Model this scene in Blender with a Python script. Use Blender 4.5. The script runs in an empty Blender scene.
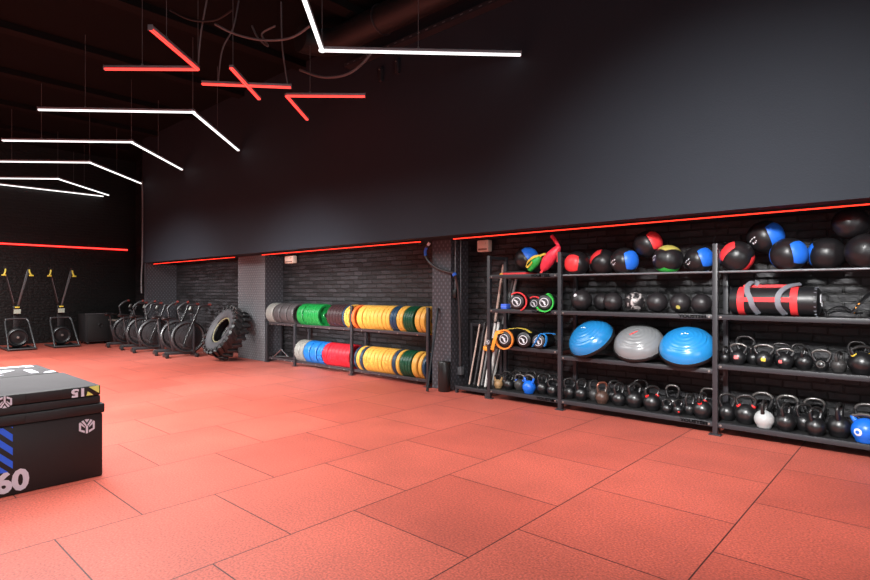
import bpy, bmesh, math, random
from mathutils import Vector, Matrix, Euler

# ------------------------------------------------------------------ basics
# World: X runs along the long right-hand wall (far end negative), Y is the
EXPOSURE = 0.0
WLED, RLED, RSTRIP = 1.9, 3.0, 3.4
NEUT = (1.0, .99, .98)


def aim(p, q):
    return (Vector(q) - Vector(p)).to_track_quat('-Z', 'Y').to_euler()


RS, PS = (-0.6, 0.2, 4.3), (-5.2, -3.8, 2.3)
LIGHTS = [
    # name, location, rotation, size x, size y, watts, colour, beam spread in degrees
    ('ceiling lamp far', (-13.6, 0.8, 4.35), (0, 0, 0), 4, 3, 620, NEUT, 155),
    ('ceiling lamp mid', (-9.8, 0.8, 4.35), (0, 0, 0), 4, 3, 345, NEUT, 155),
    ('ceiling lamp centre', (-6.2, 2.2, 4.35), (0, 0, 0), 4, 2.4, 335, NEUT, 140),
    ('ceiling lamp near', (-1.7, 4.8, 4.35), (0, 0, 0), 2.8, .6, 10, NEUT, 112),
    ('ceiling lamp front', (-3.0, 0.5, 4.35), (0, 0, 0), 3, 1.5, 75, NEUT, 140),
    ('rack front fill', RS, aim(RS, (-1.6, 6.2, 0.85)), 1.0, .5, 102, NEUT, 60),  # added fill without a fixture, brightens the tall rack and wall
    ('plate alcove fill', PS, aim(PS, (-8.7, 6.5, 0.85)), 1.0, .5, 56, NEUT, 26),  # unseen fill added to lift the plates and brick behind them
    ('bike alcove fill light', (-9.0, -3.8, 2.6), aim((-9.0, -3.8, 2.6), (-13.9, 6.5, 1.0)), 1.0, .5, 40, NEUT, 26),  # added to brighten the dim bike alcove, no real lamp there
    ('side fill light', (4.3, 0.5, 2.4), (1.5708, 0, 1.5708), 4, 2.4, 120, (.94, .98, 1.0), 150),  # added side fill for box fronts and machines, no window here
    ('rear fill light', (1.0, -4.8, 2.2), (1.5708, 0, 0), 6, 2.4, 50, (.9, .97, 1.0), 180),  # added soft fill from behind the camera, that wall has no window
]
# distance towards that wall, Z is up.  The camera stands at (0, 0, 1.5).
SC = bpy.context.scene
COL = SC.collection
FPX, CX, CY = 550.6, 435.0, 291.5
TH = math.radians(42.07)
CT, ST = math.cos(TH), math.sin(TH)
EYE = 1.5
R = math.radians
PI = math.pi
random.seed(7)


def ray(x, y):
    t = (x - CX) / FPX
    return t * CT - ST, t * ST + CT, (CY - y) / FPX


def at_n(x, y, n):
    a, b, c = ray(x, y)
    k = n / b
    return Vector((a * k, n, EYE + c * k))


def at_u(x, y, u):
    a, b, c = ray(x, y)
    k = u / a
    return Vector((u, b * k, EYE + c * k))


def at_h(x, y, h):
    a, b, c = ray(x, y)
    k = (h - EYE) / c
    return Vector((a * k, b * k, h))


def u_at(x, n):
    return at_n(x, CY, n).x


# ------------------------------------------------------------------ materials
def lin(c):
    out = []
    for v in c:
        v /= 255.0
        out.append(v / 12.92 if v <= 0.04045 else ((v + 0.055) / 1.055) ** 2.4)
    return (*out, 1.0)


def new_mat(name):
    m = bpy.data.materials.new(name)
    m.use_nodes = True
    nt = m.node_tree
    return m, nt, nt.nodes['Principled BSDF']


def mat(name, rgb, rough=0.5, metal=0.0, spec=0.5, var=0.0, scale=20.0, bump=0.0, bscale=60.0, coat=0.0):
    """Principled surface; var adds a little noise to its own colour, bump a grain."""
    m, nt, b = new_mat(name)
    b.inputs['Base Color'].default_value = lin(rgb)
    b.inputs['Roughness'].default_value = rough
    b.inputs['Metallic'].default_value = metal
    b.inputs['Specular IOR Level'].default_value = spec
    b.inputs['Coat Weight'].default_value = coat
    b.inputs['Coat Roughness'].default_value = 0.15
    tc = nt.nodes.new('ShaderNodeTexCoord')
    if var > 0:
        n = nt.nodes.new('ShaderNodeTexNoise')
        n.inputs['Scale'].default_value = scale
        n.inputs['Detail'].default_value = 4
        nt.links.new(tc.outputs['Object'], n.inputs['Vector'])
        mx = nt.nodes.new('ShaderNodeMix')
        mx.data_type = 'RGBA'
        c = lin(rgb)
        mx.inputs[6].default_value = (*[v * (1 - var) for v in c[:3]], 1)
        mx.inputs[7].default_value = (*[min(1, v * (1 + var)) for v in c[:3]], 1)
        nt.links.new(n.outputs['Fac'], mx.inputs[0])
        nt.links.new(mx.outputs[2], b.inputs['Base Color'])
    if bump > 0:
        n2 = nt.nodes.new('ShaderNodeTexNoise')
        n2.inputs['Scale'].default_value = bscale
        n2.inputs['Detail'].default_value = 3
        nt.links.new(tc.outputs['Object'], n2.inputs['Vector'])
        bp = nt.nodes.new('ShaderNodeBump')
        bp.inputs['Strength'].default_value = bump
        bp.inputs['Distance'].default_value = 0.01
        nt.links.new(n2.outputs['Fac'], bp.inputs['Height'])
        nt.links.new(bp.outputs['Normal'], b.inputs['Normal'])
    return m


def emit_mat(name, rgb, strength):
    m, nt, b = new_mat(name)
    b.inputs['Base Color'].default_value = (*[v * .3 for v in rgb], 1)
    b.inputs['Emission Color'].default_value = (*rgb, 1)
    b.inputs['Emission Strength'].default_value = strength
    return m


def brick_mat(name, ax, c1, c2, mortar, w=0.26, h=0.082, rough=0.5, bump=0.8):
    """Painted brick; ax picks the horizontal axis of the wall (0 = X, 1 = Y)."""
    m, nt, b = new_mat(name)
    tc = nt.nodes.new('ShaderNodeTexCoord')
    sp = nt.nodes.new('ShaderNodeSeparateXYZ')
    cb = nt.nodes.new('ShaderNodeCombineXYZ')
    nt.links.new(tc.outputs['Object'], sp.inputs[0])
    nt.links.new(sp.outputs[ax], cb.inputs[0])
    nt.links.new(sp.outputs[2], cb.inputs[1])
    nz = nt.nodes.new('ShaderNodeTexNoise')
    nz.inputs['Scale'].default_value = 3.0
    nt.links.new(cb.outputs[0], nz.inputs['Vector'])
    vm = nt.nodes.new('ShaderNodeMixRGB')
    vm.blend_type = 'LINEAR_LIGHT'
    vm.inputs[0].default_value = 0.012
    nt.links.new(cb.outputs[0], vm.inputs[1])
    nt.links.new(nz.outputs['Color'], vm.inputs[2])
    br = nt.nodes.new('ShaderNodeTexBrick')
    br.inputs['Scale'].default_value = 1.0
    br.inputs['Brick Width'].default_value = w
    br.inputs['Row Height'].default_value = h
    br.inputs['Mortar Size'].default_value = 0.011
    br.inputs['Mortar Smooth'].default_value = 0.4
    br.inputs['Color1'].default_value = lin(c1)
    br.inputs['Color2'].default_value = lin(c2)
    br.inputs['Mortar'].default_value = lin(mortar)
    nt.links.new(vm.outputs[0], br.inputs['Vector'])
    nt.links.new(br.outputs['Color'], b.inputs['Base Color'])
    inv = nt.nodes.new('ShaderNodeMath')
    inv.operation = 'MULTIPLY_ADD'
    inv.inputs[1].default_value = -1.0
    inv.inputs[2].default_value = 1.0
    nt.links.new(br.outputs['Fac'], inv.inputs[0])
    n3 = nt.nodes.new('ShaderNodeTexNoise')
    n3.inputs['Scale'].default_value = 14.0
    n3.inputs['Detail'].default_value = 5.0
    nt.links.new(cb.outputs[0], n3.inputs['Vector'])
    ad = nt.nodes.new('ShaderNodeMath')
    ad.operation = 'MULTIPLY_ADD'
    ad.inputs[1].default_value = 0.9
    nt.links.new(n3.outputs['Fac'], ad.inputs[0])
    nt.links.new(inv.outputs[0], ad.inputs[2])
    bp = nt.nodes.new('ShaderNodeBump')
    bp.inputs['Strength'].default_value = bump
    bp.inputs['Distance'].default_value = 0.02
    nt.links.new(ad.outputs[0], bp.inputs['Height'])
    nt.links.new(bp.outputs['Normal'], b.inputs['Normal'])
    b.inputs['Roughness'].default_value = rough
    return m


def tread_plate_mat(name, ax, rgb, cell=0.085):
    """Rubber cladding with a raised lozenge pattern."""
    m, nt, b = new_mat(name)
    tc = nt.nodes.new('ShaderNodeTexCoord')
    sp = nt.nodes.new('ShaderNodeSeparateXYZ')
    nt.links.new(tc.outputs['Object'], sp.inputs[0])

    def wave(sock, k, ph=0.0):
        a = nt.nodes.new('ShaderNodeMath')
        a.operation = 'MULTIPLY_ADD'
        a.inputs[1].default_value = 2 * PI / k
        a.inputs[2].default_value = ph
        nt.links.new(sock, a.inputs[0])
        s = nt.nodes.new('ShaderNodeMath')
        s.operation = 'SINE'
        nt.links.new(a.outputs[0], s.inputs[0])
        return s.outputs[0]
    mu = nt.nodes.new('ShaderNodeMath')
    mu.operation = 'MULTIPLY'
    nt.links.new(wave(sp.outputs[ax], cell), mu.inputs[0])
    nt.links.new(wave(sp.outputs[2], cell * 1.25), mu.inputs[1])
    rp = nt.nodes.new('ShaderNodeValToRGB')
    rp.color_ramp.elements[0].position = 0.35
    rp.color_ramp.elements[1].position = 0.6
    nt.links.new(mu.outputs[0], rp.inputs[0])
    mx = nt.nodes.new('ShaderNodeMix')
    mx.data_type = 'RGBA'
    c = lin(rgb)
    mx.inputs[6].default_value = c
    mx.inputs[7].default_value = (*[v * 2.3 for v in c[:3]], 1)
    nt.links.new(rp.outputs[0], mx.inputs[0])
    nt.links.new(mx.outputs[2], b.inputs['Base Color'])
    bp = nt.nodes.new('ShaderNodeBump')
    bp.inputs['Strength'].default_value = 0.8
    bp.inputs['Distance'].default_value = 0.01
    nt.links.new(rp.outputs[0], bp.inputs['Height'])
    nt.links.new(bp.outputs['Normal'], b.inputs['Normal'])
    b.inputs['Roughness'].default_value = 0.5
    return m


def floor_mat():
    m, nt, b = new_mat('red rubber tiles')
    tc = nt.nodes.new('ShaderNodeTexCoord')
    sp = nt.nodes.new('ShaderNodeSeparateXYZ')
    cb = nt.nodes.new('ShaderNodeCombineXYZ')
    nt.links.new(tc.outputs['Object'], sp.inputs[0])
    ax = nt.nodes.new('ShaderNodeMath')
    ax.inputs[1].default_value = FLOOR_DN
    ay = nt.nodes.new('ShaderNodeMath')
    ay.inputs[1].default_value = FLOOR_DU
    nt.links.new(sp.outputs[1], ax.inputs[0])
    nt.links.new(sp.outputs[0], ay.inputs[0])
    nt.links.new(ax.outputs[0], cb.inputs[0])
    nt.links.new(ay.outputs[0], cb.inputs[1])
    br = nt.nodes.new('ShaderNodeTexBrick')
    br.offset = 0.5
    br.offset_frequency = 2
    br.inputs['Scale'].default_value = 1.0
    br.inputs['Brick Width'].default_value = 1.0
    br.inputs['Row Height'].default_value = 1.0
    br.inputs['Mortar Size'].default_value = 0.0055
    br.inputs['Mortar Smooth'].default_value = 0.5
    br.inputs['Color1'].default_value = lin(FLOOR_C1)
    br.inputs['Color2'].default_value = lin(FLOOR_C2)
    br.inputs['Mortar'].default_value = lin((60, 18, 14))
    nt.links.new(cb.outputs[0], br.inputs['Vector'])
    # rubber granules and faint wear
    n1 = nt.nodes.new('ShaderNodeTexNoise')
    n1.inputs['Scale'].default_value = 75.0
    n1.inputs['Detail'].default_value = 3.0
    nt.links.new(tc.outputs['Object'], n1.inputs['Vector'])
    n2 = nt.nodes.new('ShaderNodeTexNoise')
    n2.inputs['Scale'].default_value = 1.6
    n2.inputs['Detail'].default_value = 5.0
    nt.links.new(tc.outputs['Object'], n2.inputs['Vector'])
    r1 = nt.nodes.new('ShaderNodeMapRange')
    r1.inputs['From Min'].default_value = 0.3
    r1.inputs['From Max'].default_value = 0.7
    r1.inputs['To Min'].default_value = 0.6
    r1.inputs['To Max'].default_value = 1.4
    nt.links.new(n1.outputs['Fac'], r1.inputs[0])
    r2 = nt.nodes.new('ShaderNodeMapRange')
    r2.inputs['From Min'].default_value = 0.3
    r2.inputs['From Max'].default_value = 0.7
    r2.inputs['To Min'].default_value = 0.88
    r2.inputs['To Max'].default_value = 1.1
    nt.links.new(n2.outputs['Fac'], r2.inputs[0])
    mm = nt.nodes.new('ShaderNodeMath')
    mm.operation = 'MULTIPLY'
    nt.links.new(r1.outputs[0], mm.inputs[0])
    nt.links.new(r2.outputs[0], mm.inputs[1])
    mc = nt.nodes.new('ShaderNodeVectorMath')
    mc.operation = 'SCALE'
    nt.links.new(br.outputs['Color'], mc.inputs[0])
    nt.links.new(mm.outputs[0], mc.inputs['Scale'])
    nt.links.new(mc.outputs[0], b.inputs['Base Color'])
    bp = nt.nodes.new('ShaderNodeBump')
    bp.inputs['Strength'].default_value = 0.35
    bp.inputs['Distance'].default_value = 0.004
    nt.links.new(n1.outputs['Fac'], bp.inputs['Height'])
    nt.links.new(bp.outputs['Normal'], b.inputs['Normal'])
    b.inputs['Roughness'].default_value = 0.55
    b.inputs['Sheen Weight'].default_value = 0.05
    b.inputs['Sheen Roughness'].default_value = 0.45
    b.inputs['Specular IOR Level'].default_value = 0.45
    return m


# ------------------------------------------------------------------ mesh builder
def frame_from(d):
    d = d.normalized()
    up = Vector((0, 0, 1)) if abs(d.z) < 0.9 else Vector((1, 0, 0))
    a = d.cross(up).normalized()
    return a, d.cross(a).normalized()


class MB:
    def __init__(self):
        self.bm = bmesh.new()
        self.mi = 0

    def _f(self, vs, smooth=None):
        try:
            f = self.bm.faces.new(vs)
            f.material_index = self.mi
            return f
        except ValueError:
            return None

    def box(self, c, s, M=None, bevel=0.0):
        c = Vector(c)
        h = Vector(s) / 2
        vs = []
        for dx, dy, dz in ((-1, -1, -1), (1, -1, -1), (1, 1, -1), (-1, 1, -1), (-1, -1, 1), (1, -1, 1), (1, 1, 1), (-1, 1, 1)):
            p = Vector((dx * h.x, dy * h.y, dz * h.z))
            if M is not None:
                p = M.to_3x3() @ p
            vs.append(self.bm.verts.new(c + p))
        fs = [self._f([vs[i] for i in q]) for q in ((0, 3, 2, 1), (4, 5, 6, 7), (0, 1, 5, 4), (1, 2, 6, 5), (2, 3, 7, 6), (3, 0, 4, 7))]
        if bevel > 0:
            es = list({e for f in fs for e in f.edges})
            r = bmesh.ops.bevel(self.bm, geom=es, offset=bevel, segments=2, profile=0.5, affect='EDGES')
            for f in r['faces']:
                f.material_index = self.mi
        return self

    def bb(self, lo, hi, bevel=0.0):
        lo, hi = Vector(lo), Vector(hi)
        return self.box((lo + hi) / 2, hi - lo, None, bevel)

    def bar(self, p0, p1, w, h, bevel=0.0):
        """rectangular bar between two points: w across, h in the other direction"""
        p0, p1 = Vector(p0), Vector(p1)
        d = (p1 - p0)
        a, b2 = frame_from(d)
        M = Matrix((a, d.normalized(), b2)).transposed()
        return self.box((p0 + p1) / 2, (w, d.length, h), M, bevel)

    def tube(self, pts, r, seg=10, closed=False, caps=True):
        pts = [Vector(p) for p in pts]
        n = len(pts)
        rs = r if isinstance(r, (list, tuple)) else [r] * n
        rings = []
        a = None
        for i in range(n):
            if closed:
                d = pts[(i + 1) % n] - pts[i - 1]
            else:
                d = pts[min(i + 1, n - 1)] - pts[max(i - 1, 0)]
            d = d.normalized()
            if a is None:
                a, _ = frame_from(d)
            else:
                a = (a - d * a.dot(d))
                a = a.normalized() if a.length > 1e-6 else frame_from(d)[0]
            b = d.cross(a).normalized()
            rings.append([self.bm.verts.new(pts[i] + (a * math.cos(2 * PI * k / seg) + b * math.sin(2 * PI * k / seg)) * rs[i]) for k in range(seg)])
        last = n if closed else n - 1
        for i in range(last):
            A, B = rings[i], rings[(i + 1) % n]
            for k in range(seg):
                self._f((A[k], A[(k + 1) % seg], B[(k + 1) % seg], B[k]))
        if caps and not closed:
            self._f(list(reversed(rings[0])))
            self._f(rings[-1])
        return self

    def cyl(self, p0, p1, r, seg=16, r2=None):
        return self.tube([p0, p1], [r, r if r2 is None else r2], seg)

    def lathe(self, prof, M=None, seg=32, closed=False):
        """prof: (radius, height) pairs turned round local Z"""
        rings = []
        for (r, z) in prof:
            if r < 1e-5:
                p = Vector((0, 0, z))
                rings.append([self.bm.verts.new(M @ p if M else p)])
            else:
                ring = []
                for k in range(seg):
                    a = 2 * PI * k / seg
                    p = Vector((r * math.cos(a), r * math.sin(a), z))
                    ring.append(self.bm.verts.new(M @ p if M else p))
                rings.append(ring)
        n = len(rings)
        for i in range(n if closed else n - 1):
            A, B = rings[i], rings[(i + 1) % n]
            for k in range(seg):
                k2 = (k + 1) % seg
                if len(A) == 1 and len(B) == 1:
                    continue
                if len(A) == 1:
                    self._f((A[0], B[k2], B[k]))
                elif len(B) == 1:
                    self._f((A[k], A[k2], B[0]))
                else:
                    self._f((A[k], A[k2], B[k2], B[k]))
        return self

    def prism(self, pts, depth, M):
        """2D outline pushed out along local Z by depth"""
        lo = [self.bm.verts.new(M @ Vector((x, y, 0))) for x, y in pts]
        hi = [self.bm.verts.new(M @ Vector((x, y, depth))) for x, y in pts]
        self._f(list(reversed(lo)))
        self._f(hi)
        n = len(pts)
        for i in range(n):
            self._f((lo[i], lo[(i + 1) % n], hi[(i + 1) % n], hi[i]))
        return self

    def add_mesh(self, me, M):
        vs = [self.bm.verts.new(M @ v.co) for v in me.vertices]
        for p in me.polygons:
            self._f([vs[i] for i in p.vertices])
        return self

    def build(self, name, mats, parent=None, smooth=True, angle=40):
        bmesh.ops.recalc_face_normals(self.bm, faces=self.bm.faces)
        me = bpy.data.meshes.new(name)
        self.bm.to_mesh(me)
        self.bm.free()
        if not isinstance(mats, (list, tuple)):
            mats = [mats]
        for m in mats:
            me.materials.append(m)
        if smooth:
            me.shade_smooth()
            me.set_sharp_from_angle(angle=R(angle))
        o = bpy.data.objects.new(name, me)
        COL.objects.link(o)
        if parent is not None:
            o.parent = parent
        return o


def tag(o, label=None, cat=None, group=None, kind=None):
    if label:
        o['label'] = label
    if cat:
        o['category'] = cat
    if group:
        o['group'] = group
    if kind:
        o['kind'] = kind
    return o


def thing(name, label, cat, loc=(0, 0, 0), rz=0.0, group=None, rot=None):
    o = bpy.data.objects.new(name, None)
    COL.objects.link(o)
    o.empty_display_size = 0.1
    o.location = loc
    o.rotation_euler = rot if rot is not None else (0, 0, rz)
    return tag(o, label, cat, group)


def copy_tree(o, parent=None):
    c = o.copy()
    COL.objects.link(c)
    if parent is not None:
        c.parent = parent
        c.matrix_parent_inverse = o.matrix_parent_inverse.copy()
    for ch in [k for k in bpy.data.objects if k.parent == o]:
        copy_tree(ch, c)
    return c


def struct(o):
    o['kind'] = 'structure'
    return o


def text_mesh(s, size, extrude=0.002, bold=0.0, sx=1.0, shear=0.0):
    cu = bpy.data.curves.new('t', 'FONT')
    cu.body = s
    cu.size = size
    cu.extrude = extrude
    cu.offset = bold
    cu.shear = shear
    cu.align_x = 'CENTER'
    cu.align_y = 'CENTER'
    cu.resolution_u = 3
    o = bpy.data.objects.new('t', cu)
    COL.objects.link(o)
    dg = bpy.context.evaluated_depsgraph_get()
    me = bpy.data.meshes.new_from_object(o.evaluated_get(dg))
    bpy.data.objects.remove(o)
    bpy.data.curves.remove(cu)
    if sx != 1.0:
        for v in me.vertices:
            v.co.x *= sx
    return me


def text(s, size, M, m, parent, name='lettering', bold=0.0, sx=1.0):
    me = text_mesh(s, size, 0.0015, bold, sx)
    b = MB()
    b.add_mesh(me, M)
    bpy.data.meshes.remove(me)
    return b.build(name, m, parent, smooth=False)


def face_M(origin, right, up):
    right, up = Vector(right).normalized(), Vector(up).normalized()
    nrm = right.cross(up)
    M = Matrix.Identity(4)
    for i in range(3):
        M[i][0], M[i][1], M[i][2], M[i][3] = right[i], up[i], nrm[i], origin[i]
    return M


def arc(c, r, a0, a1, n, ax=(1, 0, 0), ay=(0, 0, 1)):
    c, ax, ay = Vector(c), Vector(ax), Vector(ay)
    return [c + ax * (r * math.cos(a0 + (a1 - a0) * i / n)) + ay * (r * math.sin(a0 + (a1 - a0) * i / n)) for i in range(n + 1)]


def bez(pts, n=8):
    """smooth Catmull-Rom curve through points"""
    pts = [Vector(p) for p in pts]
    out = []
    for i in range(len(pts) - 1):
        p0, p1, p2, p3 = pts[max(i - 1, 0)], pts[i], pts[i + 1], pts[min(i + 2, len(pts) - 1)]
        for k in range(n):
            t = k / n
            out.append(0.5 * ((2 * p1) + (p2 - p0) * t + (2 * p0 - 5 * p1 + 4 * p2 - p3) * t * t + (3 * p1 - p0 - 3 * p2 + p3) * t ** 3))
    out.append(pts[-1])
    return out


ORD = ['zeroth', 'first', 'second', 'third', 'fourth', 'fifth', 'sixth', 'seventh', 'eighth', 'ninth', 'tenth', 'eleventh', 'twelfth', 'thirteenth', 'fourteenth', 'fifteenth', 'sixteenth']
# ------------------------------------------------------------------ palette
FLOOR_DN, FLOOR_DU = 0.07, 0.94
FLOOR_C1, FLOOR_C2 = (176, 78, 62), (187, 87, 70)

M_FLOOR = floor_mat()
M_PAINT = mat('charcoal wall paint', (38, 43, 51), 0.75, spec=0.3, var=0.06, scale=3, bump=0.12, bscale=70)
M_CEIL = mat('black ceiling', (6, 6, 6), 0.9, spec=0.2, var=0.4, scale=2)
M_BEAM = mat('dark ceiling joist', (15, 13, 13), 0.85, spec=0.2, var=0.3, scale=3)
M_BRICKN = brick_mat('black painted brick', 0, (18, 18, 20), (47, 46, 49), (6, 6, 6))
M_BRICKF = brick_mat('black brick far wall', 1, (8, 8, 9), (17, 17, 17), (5, 5, 5))
M_CLADX = tread_plate_mat('lozenge rubber cladding', 0, (62, 63, 68))
M_CLADY = tread_plate_mat('lozenge rubber cladding side', 1, (62, 63, 68))
M_STEEL = mat('black powder coated steel', (47, 47, 51), 0.42, spec=0.5, bump=0.05, bscale=200)
M_PSTEEL = mat('brown black steel', (56, 49, 52), 0.45, spec=0.5)
M_DECK = mat('dark shelf sheet', (24, 24, 25), 0.6)
M_BLACK = mat('black plastic', (18, 18, 19), 0.45)
M_RUBBER = mat('black rubber', (24, 24, 26), 0.5, bump=0.08, bscale=120)
M_CHROME = mat('bright steel', (190, 190, 195), 0.25, metal=1.0)
M_DULL = mat('dull steel tube', (118, 120, 124), 0.35, metal=0.3)
M_BOLT = mat('bolt heads', (170, 165, 160), 0.4, metal=0.8)
M_TEXT = mat('black lettering', (2, 2, 2), 0.9, spec=.0)
M_WHITE = mat('white print', (225, 226, 232), 0.6)
M_ALU = mat('aluminium housing', (150, 148, 154), 0.5, metal=0.2)
M_WLED = emit_mat('white diffuser', (1.0, 1.0, 0.98), WLED)
M_RLED = emit_mat('red diffuser', (1.0, 0.014, 0.012), RLED)
M_RCORE = emit_mat('bright red led line', (1.0, 0.13, 0.10), 1.7)
M_RSTRIP = emit_mat('red strip diffuser', (1.0, 0.03, 0.014), RSTRIP)
M_WIRE = mat('grey wire', (110, 108, 110), 0.5)
M_CABLE = mat('black cable', (26, 25, 26), 0.5)
M_DUCT = mat('matt black duct', (20, 21, 22), .6)
M_IVORY = mat('ivory plastic', (246, 226, 208), 0.5)

# ------------------------------------------------------------------ setting
U0, U1, N0, N1, ZC = -19.2, 4.5, -5.0, 6.76, 5.7
SOF_N, SOF_Z = 5.88, 2.29
struct(MB().bb((U0 - .1, N0 - .1, -.1), (U1 + .1, N1 + .1, 0)).build('floor', M_FLOOR, smooth=False))
struct(MB().bb((U0 - .1, N0 - .1, ZC), (U1 + .1, N1 + .1, ZC + .1)).build('ceiling', M_CEIL, smooth=False))
struct(MB().bb((U0 - .1, N0 - .1, 0), (U0, N1 + .1, ZC)).build('wall_left', M_BRICKF, smooth=False))
struct(MB().bb((U0, N1, 0), (U1, N1 + .1, ZC)).build('wall_right', M_BRICKN, smooth=False))
struct(MB().bb((U1, N0 - .1, 0), (U1 + .1, N1 + .1, ZC)).build('wall_near', M_PAINT, smooth=False))
struct(MB().bb((U0, N0 - .1, 0), (U1, N0, ZC)).build('wall_front', M_PAINT, smooth=False))
struct(MB().bb((-16.2, SOF_N, SOF_Z), (U1, N1, ZC)).build('wall_upper', M_PAINT, smooth=False))


def pier(name, u0, u1, n0, ms=None):
    b = MB()
    b.bb((u0, n0, 0), (u1, N1, SOF_Z))
    for f in b.bm.faces:
        f.material_index = 1 if abs(f.calc_center_median().x - u0) < 1e-4 or abs(f.calc_center_median().x - u1) < 1e-4 else 0
    struct(b.build(name, ms or [M_CLADX, M_CLADY], smooth=False))


pier('trim_1', -16.2, -16.1, 5.93)
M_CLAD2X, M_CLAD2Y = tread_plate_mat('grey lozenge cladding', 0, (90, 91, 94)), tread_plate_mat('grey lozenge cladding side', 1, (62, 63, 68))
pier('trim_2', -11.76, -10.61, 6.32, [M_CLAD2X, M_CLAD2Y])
pier('trim_3', -5.78, -5.40, 6.34)
# ceiling joists running across the room
for i, u in enumerate((-17.4, -15.2, -13.0, -10.8, -8.6, -6.4, -4.2)):
    struct(MB().bb((u - .12, N0, ZC - .11), (u + .12, SOF_N, ZC)).build('trim_%d' % (i + 4), M_BEAM, smooth=False))

# ------------------------------------------------------------------ led lights
LH = 4.46


def led_light(name, label, cat, apex, ends, m, group, wires=(), strips_w=0.05, z=LH, cables=()):
    t = thing(name, label, cat, (apex[0], apex[1], z), group=group)
    A = Vector((0, 0, 0))
    for e in ends:
        E0 = Vector((e[0][0] - apex[0], e[0][1] - apex[1], 0))
        E1 = Vector((e[1][0] - apex[0], e[1][1] - apex[1], 0))
        up = Vector((0, 0, .026))
        MB().bar(E0 + up, E1 + up, strips_w + .006, .034, .004).build('housing', M_ALU, t)
        MB().bar(E0 - up * .1, E1 - up * .1, strips_w - .006, .022, .006).build('diffuser', m, t)
        if m is M_RLED:
            MB().bar(E0 - up * .1 - up.normalized() * .002, E1 - up * .1 - up.normalized() * .002, strips_w - .003, .008).build('led_line', M_RCORE, t, smooth=False)
            MB().bar(E0 - up * .1, E1 - up * .1, .014, .025).build('led_line', M_RCORE, t, smooth=False)
        d = (E1 - E0).normalized()
        MB().bar(E1 + up * .6, E1 + up * .6 + d * .008, strips_w + .01, .066, .002).build('end_cap', M_ALU, t)
    for w in wires:
        p = Vector((w[0] - apex[0], w[1] - apex[1], .04))
        b = MB().cyl(p, p + Vector((0, 0, .03)), .014, 10)
        b.tube([p, Vector((p.x, p.y, ZC - z - .001))], .004, 6)
        b.build('suspension_wire', M_WIRE, t)
    for c in cables:
        MB().tube(bez([Vector(p) - Vector((apex[0], apex[1], z)) for p in c]), .011, 8).build('power_cable', M_WIRE, t)
    return t


def chevron(u, n, sgn, label, L=1.74, wires=True, cables=()):
    a = (u, n)
    e1 = (u + sgn * L, n - L)
    e2 = (u + sgn * L, n + L)
    k = .45
    ws = [(u, n), (u + sgn * L * .7, n - L * .7), (u + sgn * L * .48, n + L * .48)] if wires else []
    o = .028
    return led_light('chevron_light', label, 'ceiling light', a, [((u - sgn * o, n + o), e1), ((u - sgn * o, n - o), e2)], M_WLED, 'white chevron lights hung from the ceiling', ws, cables=cables)


chevron(-5.56, 4.09, 1, 'white chevron ceiling light pointing left, largest, its end close to the grey wall')
chevron(-9.06, 4.07, -1, 'white chevron ceiling light just below the red lights, first of the left row')
chevron(-11.78, 4.07, -1, 'white chevron ceiling light hanging second in the row receding to far brick wall')
chevron(-14.35, 4.07, -1, 'white chevron ceiling light hanging third in the row receding to far brick wall')
chevron(-17.05, 4.1, -1, 'white chevron ceiling light farthest back, closest to the far brick wall')
led_light('line_light', 'straight white line light high along the far brick wall, lowest of the white lights', 'ceiling light', (-19.12, 4.0), [((-19.12, 5.8), (-19.12, 2.2))], M_WLED, None, [(-19.12, 5.0), (-19.12, 3.0)])

A1, A2, A3 = at_h(198, 69.5, LH), at_h(105, 69, LH), at_h(150.5, 29, LH)
led_light('arrow_light', 'red arrow shaped neon light pointing right, leftmost of the red ceiling lights', 'ceiling light', A1.xy, [(A1.xy, A2.xy), (A1.xy, A3.xy)], M_RLED, 'red ceiling lights', [A1.xy, A1.lerp(A2, .6).xy, A3.lerp(A1, .3).xy],
          cables=[[A1 + Vector((0, 0, .05)), A1 + Vector((.05, .02, .5)), A1 + Vector((.15, .05, .9)), (A1.x + .15, A1.y + .1, ZC)]])
B1, B2, B3, B4 = at_h(202, 84, LH), at_h(291, 87.5, LH), at_h(231, 68, LH), at_h(259, 99, LH)
t = led_light('cross_light', 'red cross shaped neon light of two crossing tubes, middle of the red ceiling lights', 'ceiling light', B1.lerp(B2, .5).xy, [(B1.xy, B2.xy), (B3.xy, B4.xy)], M_RLED, 'red ceiling lights', [B3.lerp(B4, .06).xy],
              cables=[[B1.lerp(B2, .18) + Vector((0, 0, .05)), B1.lerp(B2, .2) + Vector((.03, .02, .5)), B1.lerp(B2, .27) + Vector((.1, .05, .8)), (B1.x + .3, B1.y + .4, ZC)],
                      [B1.lerp(B2, .96) + Vector((0, 0, .05)), B1.lerp(B2, .9) + Vector((0, 0, .6)), (B2.x - .1, B2.y - .1, ZC)]])
C1, C2, C3 = at_h(286.5, 96, LH), at_h(365, 96.5, LH), at_h(307, 119.5, LH)
led_light('angle_light', 'red angled neon light with one long and one short arm, rightmost of the red ones', 'ceiling light', C1.xy, [(C1.xy, C2.xy), (C1.xy, C3.xy)], M_RLED, 'red ceiling lights', [C1.lerp(C2, .3).xy])


def strip(name, label, p0, p1, w, m=M_RSTRIP, grp='red strip lights'):
    p0, p1 = Vector(p0), Vector(p1)
    t = thing(name, label, 'strip light', (p0 + p1) / 2, group=grp)
    c = (p0 + p1) / 2
    return t, p0 - c, p1 - c


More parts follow.
